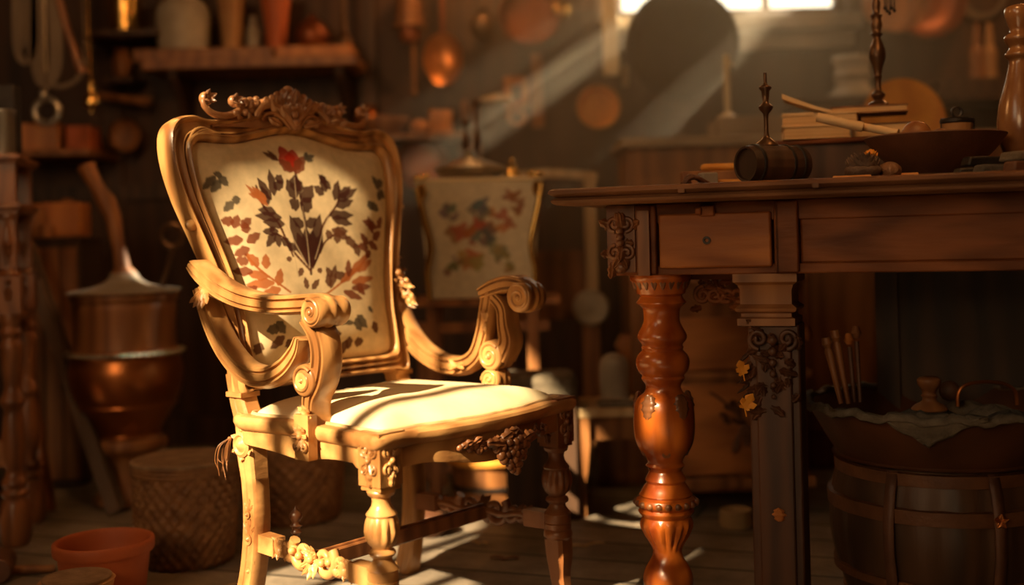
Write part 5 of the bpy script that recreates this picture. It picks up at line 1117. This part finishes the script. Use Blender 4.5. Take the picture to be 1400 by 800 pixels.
# ------------------------------------------------------------------ TOP-LEFT SHELF
sx0, sx1 = XY(200, 4.35, 1.4).x, XY(492, 4.35, 1.4).x; SZ = P(345, 92, 4.30).z
sh = thing('long_wall_shelf', 'long reddish wall shelf above the armchair', 'shelf', ((sx0+sx1)/2, 4.44, SZ))
mb = MB(); mb.box((0,0,.018), (sx1-sx0,.30,.036)); obj('board', mb, 'brown', sh, bevel=.004)
for x in (-.3, .32): mb = MB(); mb.prism([(0,0),(.0,-.20),(.03,-.20),(.24,-.02),(.24,0)], -.015, .015, Matrix.Translation((x,.15,0)) @ frame((0,0,0),(0,-1,0),(0,0,1),(-1,0,0))); obj('bracket', mb, 'dark', sh)
z1 = SZ+.0365
def board(lab, pxa, pxb, m, h=.045, rot=0.):
    a, b = XY(pxa, 4.40, 1.5).x, XY(pxb, 4.40, 1.5).x; mb = MB(); mb.box((0,0,h/2), (b-a, .18, h)); solo('stacked_board', lab, 'board', mb, m, ((a+b)/2, 4.42, z1), rot, 'boards on the long wall shelf', bevel=.004)
board('reddish brown board lying on the middle of the long wall shelf', 190, 378, 'brown'); board('bright orange board lying on the right end of the long wall shelf', 382, 485, 'orange')
z2 = z1+.0455
def S2(px, d=4.42): return XY(px, d, z2)
LT('grey_jug', 'large pale grey stoneware jug, left on the long wall shelf', 'jug', 0, 0, 4.42, [(0,0),(30,0),(34,4),(36,30),(36,52),(30,66),(18,76),(14,86),(18,92),(0,93)], 'stone', loc=S2(252))
LT('ochre_beaker', 'tall ochre tapering beaker beside the grey jug', 'beaker', 0, 0, 4.42, [(0,0),(12,0),(14,30),(18,64),(20,74),(17,74),(11,5),(0,5)], 'strawp', loc=S2(318))
LT('small_flask', 'small pale flask between the two tall beakers', 'flask', 0, 0, 4.42, [(0,0),(8,0),(9,24),(6,34),(4,38),(5,46),(0,47)], 'stone', loc=S2(347))
LT('red_beaker', 'tall red clay beaker on the long wall shelf', 'beaker', 0, 0, 4.42, [(0,0),(13,0),(15,30),(20,66),(21,76),(18,76),(12,5),(0,5)], 'clay', loc=S2(379))
LT('slim_bottle', 'slim long-necked dark bottle at the right end of the long wall shelf', 'bottle', 0, 0, 4.42, [(0,0),(11,0),(12,10),(8,16),(5,22),(4,60),(5,84),(0,86)], 'bronze', loc=S2(471))
LT('copper_kettle', 'dim copper kettle high on the long wall shelf', 'kettle', 0, 0, 4.42, [(0,0),(16,0),(22,12),(22,24),(14,36),(8,40),(4,46),(0,47)], 'dcopper', loc=S2(428))
# left small shelves
p = P(172, 46, 4.42); sh = thing('cup_shelf', 'small dark shelf under the brass cup at the upper left', 'shelf', p)
mb = MB(); mb.box((0,.03,-.012), (.30,.26,.024)); obj('board', mb, 'dark', sh, bevel=.003)
LT('brass_cup', 'shiny brass cup at the upper left', 'cup', 0, 0, 4.40, [(0,0),(20,0),(22,5),(22,44),(24,48),(20,48),(19,6),(0,5)], 'brass', loc=Vector((p.x, p.y, p.z+.0005)))
p = P(66, 206, 4.30); sh = thing('orange_shelf', 'low orange-brown shelf at the left, below the hanging straps', 'shelf', p)
mb = MB(); mb.box((0,.12,-.012), (.34,.36,.024)); obj('board', mb, 'brown', sh, bevel=.003)
mb = MB(); mb.box((0,.0,.05), (.16,.15,.10)); solo('orange_tin', 'square orange tin on the left shelf under the straps', 'tin', mb, 'orange', Vector((p.x-.04, p.y+.05, p.z+.0005)), .1, bevel=.006)
mb = MB(); mb.box((0,.0,.045), (.09,.12,.09)); solo('red_block', 'red-brown block right of the square orange tin', 'wood block', mb, 'clay', Vector((p.x+.11, p.y+.06, p.z+.0005)), bevel=.006)
p = P(168, 108, 4.5); LT('dark_jar', 'small dim brown jar on a bracket at the upper left', 'jar', 0, 0, 4.5, [(0,0),(9,0),(12,8),(13,24),(8,36),(10,40),(0,41)], 'brown', loc=p+Vector((0,0,.0005)))
sh = thing('jar_bracket', 'tiny wall bracket under the dim brown jar', 'shelf', p); mb = MB(); mb.box((0,.02,-.01),(.12,.17,.02)); obj('board', mb, 'dark', sh)
mb = MB(); mb.tube([(0,0,0),(.20,0,-.028)], [.014,.018], seg=12); mb.tube([(.1,0,-.014),(.1,.11,-.014)], .004, seg=6); solo('rolling_pin', 'brown wooden rolling pin hanging sideways at the left', 'rolling pin', mb, 'brown', P(136, 131, 4.5))
pan('dim round board hanging left of the armchair top', 172, 186, 22, 'brown', dp=.012, name='round_board', cat='board', g=None)
# hanging straps, tool, padlock, bell from a ceiling rail
def hang(name, label, cat, px, pyb, d, fn, m):
    mb = fn(); return solo(name, label, cat, mb, m, P(px, pyb, d), smooth=50)
RZ = 1.93
rail = MB(); a = P(-60, 0, 3.9); b = P(220, 0, 3.9); rail.box(((a.x+b.x)/2, 3.9, RZ), (b.x-a.x+.6,.04,.05)); 
rail.box((-1.9,3.9,(RZ+3.75)/2+.01),(.02,.02,3.75-RZ-.02)); rail.box((-1.1,3.9,(RZ+3.75)/2+.01),(.02,.02,3.75-RZ-.02))
rl = solo('hanging_rail', 'dark rail high on the left from which the straps hang', 'rail', rail, 'dark')
for lab, px, w, pyb, y2 in (('broad grey leather strap loop hanging at the upper left, right of two', 66, 24, 112, 0), ('narrow grey leather strap loop hanging at the upper left, left of two', 36, 16, 80, 0)):
    p0 = P(px, pyb, 3.9); q = 1/K(3.9); h = RZ-p0.z; mb = MB()
    pts = cr([(-w*q*.55,0,h),(-w*q*.5,0,h*.5),(-w*q*.55,0,.06),(-w*q*.1,0,.0),(w*q*.45,0,.05),(w*q*.5,0,.2),(w*q*.1,0,h)], 7)
    mb.tube(pts, [(.022,.006)]*len(pts), up=(0,1,0), sect=[(1,1),(1,-1),(-1,-1),(-1,1)]); solo('strap_loop', lab, 'strap', mb, 'strap', p0, 0, 'strap loops on the rail')
p0 = P(113, 100, 3.9); mb = MB(); hh = RZ-p0.z; mb.tube([(0,0,0),(-.04,0,.12),(-.085,0,.28),(-.09-.03,0,hh)], [.016,.013,.013,.010], seg=12); solo('red_handle_tool', 'long reddish wooden handle hanging slanted at the upper left', 'tool', mb, 'walnut', p0)
p0 = P(64, 152, 3.9); q = 1/K(3.9); mb = MB(); mb.tube([(a, 0, b) for a, b in spiral(0,0,.040,.040,0,1,32)], .012, seg=10); mb.tube([(0,0,.045),(0,0,RZ-p0.z)], .004, seg=6); mb.ball((-.01,0,.055), (.015,.012,.02)); solo('iron_ring', 'grey iron ring with a clasp hanging at the left', 'ring', mb, 'steel', p0)
p0 = P(125, 140, 3.9); mb = MB(); mb.lathe(smoothprof([(0,-.03),(.006,-.035),(.008,-.02),(.024,-.012),(.026,.0),(.022,.02),(.012,.03),(.010,.06),(.014,.07),(.004,.08),(0,.081)], 3), None, 28); mb.tube([(0,0,.075),(-.01,0,RZ-p0.z)], .003, seg=6); solo('brass_bell', 'small round brass bell glinting as it hangs at the left', 'bell', mb, 'brass', p0, smooth=50)
mb = MB(); mb.tube(cr([(-.10,0,.06),(-.06,0,.01),(0,0,0),(.05,0,.03),(.07,0,.09)], 6), .009, seg=8); mb.tube([(-.10,0,.055),(-.10,0,RZ-P(95,118,3.9).z)], .003, seg=6); mb.tube([(.07,0,.085),(.07,0,RZ-P(95,118,3.9).z)], .003, seg=6)
solo('knotted_rope', 'short knotted rope swag between the ring and the bell', 'rope', mb, 'strap', P(88, 118, 3.9))
# low shadow bits: board scraps on the floor
rnd = random.Random(40)
for lab, px, d, w, dd, rot, m in (('thin wood shaving on the floor left of the table leg', 800, 2.95, .10, .012, .3, 'pale'), ('short curled shaving on the floor near the armchair back leg', 655, 3.0, .05, .012, -.5, 'pale'), ('small yellow leaf scrap on the floor by the bench', 725, 3.2, .04, .02, .2, 'bread'), ('long splinter on the floor in front of the wicker basket', 300, 2.66, .10, .010, .5, 'pale'), ('tiny chip on the floor under the left stretcher', 450, 2.72, .04, .012, .1, 'brown'), ('flat dark bark scrap on the floor behind the armchair', 690, 2.85, .07, .02, -.2, 'leather')):
    mb = MB(); mb.rings([[(x*w, -dd/2, .001+.006*abs(math.sin(x*5))), (x*w, dd/2, .001+.006*abs(math.sin(x*5))), (x*w, dd/2, .003+.006*abs(math.sin(x*5))), (x*w, -dd/2, .003+.006*abs(math.sin(x*5)))] for x in [-.5+i/8 for i in range(9)]])
    solo('wood_shaving', lab, 'wood shaving', mb, m, XY(px, d, .0), rot, 'scraps on the floor')
HAZE, SUN_E, FILL_E, BACK_E, BEAM_E, WORLD_E, LAMP_E, EXPO = .6, 16., 22., 2.5, 24000., 2.8, 15.5, 0.12
# ------------------------------------------------------------------ ROOM
XL, XR, YB, YF, ZC = -2.35, 2.35, WY, -1.6, 3.75
m_floor = mat('floor_planks', (.26,.21,.165), (.13,.10,.075), .55, scale=3, stretch=(.35,1,1), kind='noise', bump=.5)
nt = m_floor.node_tree; N = nt.nodes; L = nt.links; b = N['Principled BSDF']
tc = N.new('ShaderNodeTexCoord'); br = N.new('ShaderNodeTexBrick'); br.inputs['Scale'].default_value = 1.; br.inputs['Brick Width'].default_value = 1.3; br.inputs['Row Height'].default_value = .16
br.inputs['Mortar Size'].default_value = .006; br.inputs['Color1'].default_value = (.24,.195,.155,1); br.inputs['Color2'].default_value = (.34,.275,.215,1); br.inputs['Mortar'].default_value = (.02,.015,.01,1)
mp = N.new('ShaderNodeMapping'); mp.inputs['Rotation'].default_value = (0,0,.35); L.new(tc.outputs['Object'], mp.inputs['Vector']); L.new(mp.outputs['Vector'], br.inputs['Vector'])
ns_ = N.new('ShaderNodeTexNoise'); ns_.inputs['Scale'].default_value = 6; ns_.inputs['Detail'].default_value = 10; ns_.inputs['Roughness'].default_value = .7; L.new(mp.outputs['Vector'], ns_.inputs['Vector'])
rr = N.new('ShaderNodeMapRange'); rr.inputs['From Min'].default_value = .3; rr.inputs['From Max'].default_value = .7; rr.inputs['To Min'].default_value = .35; rr.inputs['To Max'].default_value = 1.25; L.new(ns_.outputs['Fac'], rr.inputs['Value'])
vm = N.new('ShaderNodeVectorMath'); vm.operation = 'SCALE'; L.new(br.outputs['Color'], vm.inputs[0]); L.new(rr.outputs['Result'], vm.inputs['Scale']); L.new(vm.outputs['Vector'], b.inputs['Base Color'])
def slab(name, c, d, m): mb = MB(); mb.box(c, d); return struct(name, mb, m)
cx, cy = (XL+XR)/2, (YB+YF)/2
slab('floor', (cx, cy, -.05), (XR-XL+.4, YB-YF+.4, .1), m_floor)
slab('ceiling', (cx, cy, ZC+.05), (XR-XL+.4, YB-YF+.4, .1), 'dark')
wallm = mat('dark_boards', (.075,.032,.014), (.032,.013,.006), .65, scale=5, stretch=(1,1,.15), kind='wood', bump=.4)
def wall_open(name, axis, pos, a0, a1, holes, m, th=.12):
    """wall along X (axis 'x', at Y=pos) or along Y; holes = [(u0,u1,z0,z1)]"""
    mb = MB(); us = sorted({a0, a1, *[h[0] for h in holes], *[h[1] for h in holes]}); zs = sorted({0, ZC, *[h[2] for h in holes], *[h[3] for h in holes]})
    for u0, u1 in zip(us[:-1], us[1:]):
        for z0, z1 in zip(zs[:-1], zs[1:]):
            if any(h[0] <= u0 and u1 <= h[1] and h[2] <= z0 and z1 <= h[3] for h in holes): continue
            c, d = ((u0+u1)/2, pos, (z0+z1)/2), (u1-u0, th, z1-z0)
            if axis == 'y': c, d = (c[1], c[0], c[2]), (d[1], d[0], d[2])
            mb.box(c, d)
    return struct(name, mb, m)
wx0, wx1, wz0, wz1 = .42, 1.33, 1.63, 1.95
wall_open('wall_back', 'x', YB+.06, XL-.1, XR+.1, [(wx0, wx1, wz0, wz1)], wallm)
slab('wall_right', (XR+.06, cy, ZC/2), (.12, YB-YF, ZC), wallm)
# window high in the left wall: the sun comes in here
wall_open('wall_left', 'y', XL-.06, YB+.1, YF, [], wallm) if False else None
LWY0, LWY1, LWZ0, LWZ1 = -.92, .50, 2.0, 3.34
wall_open('wall_left', 'y', XL-.06, YF, YB, [(LWY0, LWY1, LWZ0, LWZ1), (-1.32, -1.02, 2.98, 3.62)], wallm)
FX0, FX1, FZ0, FZ1 = -2.2, -.9, 1.2, 2.5
wall_open('wall_front', 'x', YF-.06, XL-.1, XR+.1, [(FX0, FX1, FZ0, FZ1)], wallm)
def window(name, axis, pos, a0, a1, z0, z1, nv, nh, w=.035, d=.05):
    t = bpy.data.objects.new(name, None); COL.objects.link(t); t['kind'] = 'structure'
    mb = MB()
    def bx(u, z, du, dz, dd=d):
        mb.box((u, pos, z) if axis == 'x' else (pos, u, z), (du, dd, dz) if axis == 'x' else (dd, du, dz))
    bx(a0+w/2, (z0+z1)/2, w, z1-z0); bx(a1-w/2, (z0+z1)/2, w, z1-z0); bx((a0+a1)/2, z0+w/2, a1-a0, w); bx((a0+a1)/2, z1-w/2, a1-a0, w)
    for i in range(1, nv): bx(a0+(a1-a0)*i/nv, (z0+z1)/2, w*.7, z1-z0, d*.8)
    for i in range(1, nh): bx((a0+a1)/2, z0+(z1-z0)*i/nh, a1-a0, w*.7, d*.8)
    obj('window_frame', mb, 'dark', t)
    if name == 'window_1':
        m2 = MB(); m2.box(((a0+a1)/2, pos-.07, z0-.03), (a1-a0+.10, .08, .06)); m2.box(((a0+a1)/2, pos-.055, z0-.10), (a1-a0+.06, .04, .07)); obj('window_sill', m2, 'grey', t, bevel=.004)
        m3 = MB(); m3.box((a1+.03, pos-.06, (z0+z1)/2), (.06,.04,z1-z0+.1)); m3.box((a0-.03, pos-.06, (z0+z1)/2), (.06,.04,z1-z0+.1)); obj('window_casing', m3, 'dark', t, bevel=.004)
window('window_1', 'x', YB+.04, wx0, wx1, wz0, wz1, 3, 1)
window('window_2', 'y', XL-.04, LWY0, LWY1, LWZ0, LWZ1, 4, 2, .03)
window('added_leg_window', 'y', XL-.04, -1.32, -1.02, 2.98, 3.62, 2, 3, .04)  # extra opening added to let sun onto the table leg
window('added_fill_window', 'x', YF-.04, FX0, FX1, FZ0, FZ1, 3, 3)  # unseen opening added to hold the fill light
mb = MB()
for x in (-2.2,-1.55,-.55,.38,1.40,2.2): mb.box((x, YB-.012, 1.2), (.07, .024, 2.4))
mb.box((0,YB-.012,1.0),(4.5,.02,.06)); struct('trim_1', mb, 'dark')
mb = MB(); mb.box((0, YB-.012, .06), (XR-XL-.02, .024, .12)); struct('baseboard_back', mb, 'dark')
# haze of sunlit dust in the back of the room
mb = MB(); mb.box(((-1.0+2.0)/2, 3.85, 1.3), (3.0, 1.40, 2.5)); hz = obj('dust_haze', mb, 'dark', smooth=0); hz.data.materials.clear()
vm_ = bpy.data.materials.new('dust'); vm_.use_nodes = True; nt = vm_.node_tree; nt.nodes.remove(nt.nodes['Principled BSDF'])
vs = nt.nodes.new('ShaderNodeVolumeScatter'); vs.inputs['Color'].default_value = (1,.82,.58,1); vs.inputs['Density'].default_value = HAZE; vs.inputs['Anisotropy'].default_value = .25
tcx = nt.nodes.new('ShaderNodeTexCoord'); mpx = nt.nodes.new('ShaderNodeMapping'); mpx.vector_type = 'TEXTURE'; mpx.inputs['Location'].default_value = (.65, 3.92, 1.22); mpx.inputs['Scale'].default_value = (1.2, .9, 1.0)
gx = nt.nodes.new('ShaderNodeTexGradient'); gx.gradient_type = 'SPHERICAL'; nt.links.new(tcx.outputs['Object'], mpx.inputs['Vector']); nt.links.new(mpx.outputs['Vector'], gx.inputs['Vector'])
mxx = nt.nodes.new('ShaderNodeMath'); mxx.operation = 'MULTIPLY'; mxx.inputs[1].default_value = HAZE; nt.links.new(gx.outputs['Fac'], mxx.inputs[0]); nt.links.new(mxx.outputs[0], vs.inputs['Density'])
nt.links.new(vs.outputs['Volume'], nt.nodes['Material Output'].inputs['Volume']); hz.data.materials.append(vm_)
hz['kind'] = 'stuff'; hz['label'] = 'warm dusty haze hanging in the sunbeams at the back of the room'; hz['category'] = 'haze'
# ------------------------------------------------------------------ LIGHT
def sun(name, dirv, e, col, ang):
    l = bpy.data.lights.new(name, 'SUN'); l.energy = e; l.color = col; l.angle = ang; o = bpy.data.objects.new(name, l); COL.objects.link(o)
    o.rotation_euler = Vector(dirv).to_track_quat('Z', 'Y').to_euler(); return o
def area(name, loc, to, sx, sy, e, col):
    l = bpy.data.lights.new(name, 'AREA'); l.shape = 'RECTANGLE'; l.size = sx; l.size_y = sy; l.energy = e; l.color = col; o = bpy.data.objects.new(name, l); COL.objects.link(o)
    o.location = loc; o.rotation_euler = (Vector(loc)-Vector(to)).to_track_quat('Z', 'Y').to_euler(); return o
sun('sun_light', (-.52,-.68,.60), SUN_E, (1.,.76,.43), .009)
area('fill_light_front', ((FX0+FX1)/2, YF-.02, 1.85), (.4, 3, .8), FX1-FX0, FZ1-FZ0, FILL_E, (1.,.50,.17))  # warm fill light added in the unseen front opening
area('window_light_back', ((wx0+wx1)/2, YB-.03, (wz0+wz1)/2), (0, 3.0, .8), wx1-wx0, wz1-wz0, BACK_E, (1.,.78,.48))
l = bpy.data.lights.new('sky_beam', 'SPOT'); l.energy = BEAM_E; l.color = (1,.80,.52); l.spot_size = math.radians(50); l.spot_blend = .2; l.shadow_soft_size = .05
o = bpy.data.objects.new('sky_beam', l); COL.objects.link(o); o.location = (2.9, 6.0, 3.35); o.rotation_euler = (Vector((2.9,6.0,3.35))-Vector((.85,4.5,1.85))).to_track_quat('Z','Y').to_euler()
for lp, le in (((-1.05, 2.7, 1.85), .8), ((-.10, 4.15, 2.05), .6), ((1.75, 3.9, 2.1), .6), ((.78, 1.98, 1.72), .55)):
    l = bpy.data.lights.new('fill_lamp', 'POINT'); l.energy = LAMP_E*le; l.color = (1,.45,.14); l.shadow_soft_size = .08; o = bpy.data.objects.new('fill_lamp', l); COL.objects.link(o); o.location = lp  # unseen warm point lights added to brighten nearby things
w = bpy.data.worlds.new('World'); sc.world = w; w.use_nodes = True; w.node_tree.nodes['Background'].inputs[0].default_value = (1,.84,.56,1); w.node_tree.nodes['Background'].inputs[1].default_value = WORLD_E
# ------------------------------------------------------------------ CAMERA
cam = bpy.data.cameras.new('Camera'); co = bpy.data.objects.new('Camera', cam); COL.objects.link(co)
cam.sensor_width = 36; cam.sensor_fit = 'HORIZONTAL'; cam.lens = F/1400*36; cam.shift_y = -(400-327)/1400
back = Vector((0,-1,0))
Mc = Matrix.Identity(4)
for i, a in enumerate((Rv, Uv, back)):
    for k in range(3): Mc[k][i] = a[k]
Mc[0][3], Mc[1][3], Mc[2][3] = CAMP
co.matrix_world = Mc
cam.dof.use_dof = True; cam.dof.focus_distance = 2.30; cam.dof.aperture_fstop = 1.15; cam.clip_start = .05
sc.camera = co
vs_ = sc.view_settings; sc.display_settings.display_device = 'sRGB'; vs_.view_transform = 'Standard'; vs_.look = 'None'; vs_.gamma = 1; vs_.use_curve_mapping = False; vs_.exposure = EXPO
cy_ = sc.cycles; cy_.use_denoising = True; cy_.max_bounces = 7; cy_.diffuse_bounces = 4; cy_.glossy_bounces = 3; cy_.volume_bounces = 0; cy_.sample_clamp_indirect = 4; cy_.caustics_reflective = False; cy_.caustics_refractive = False
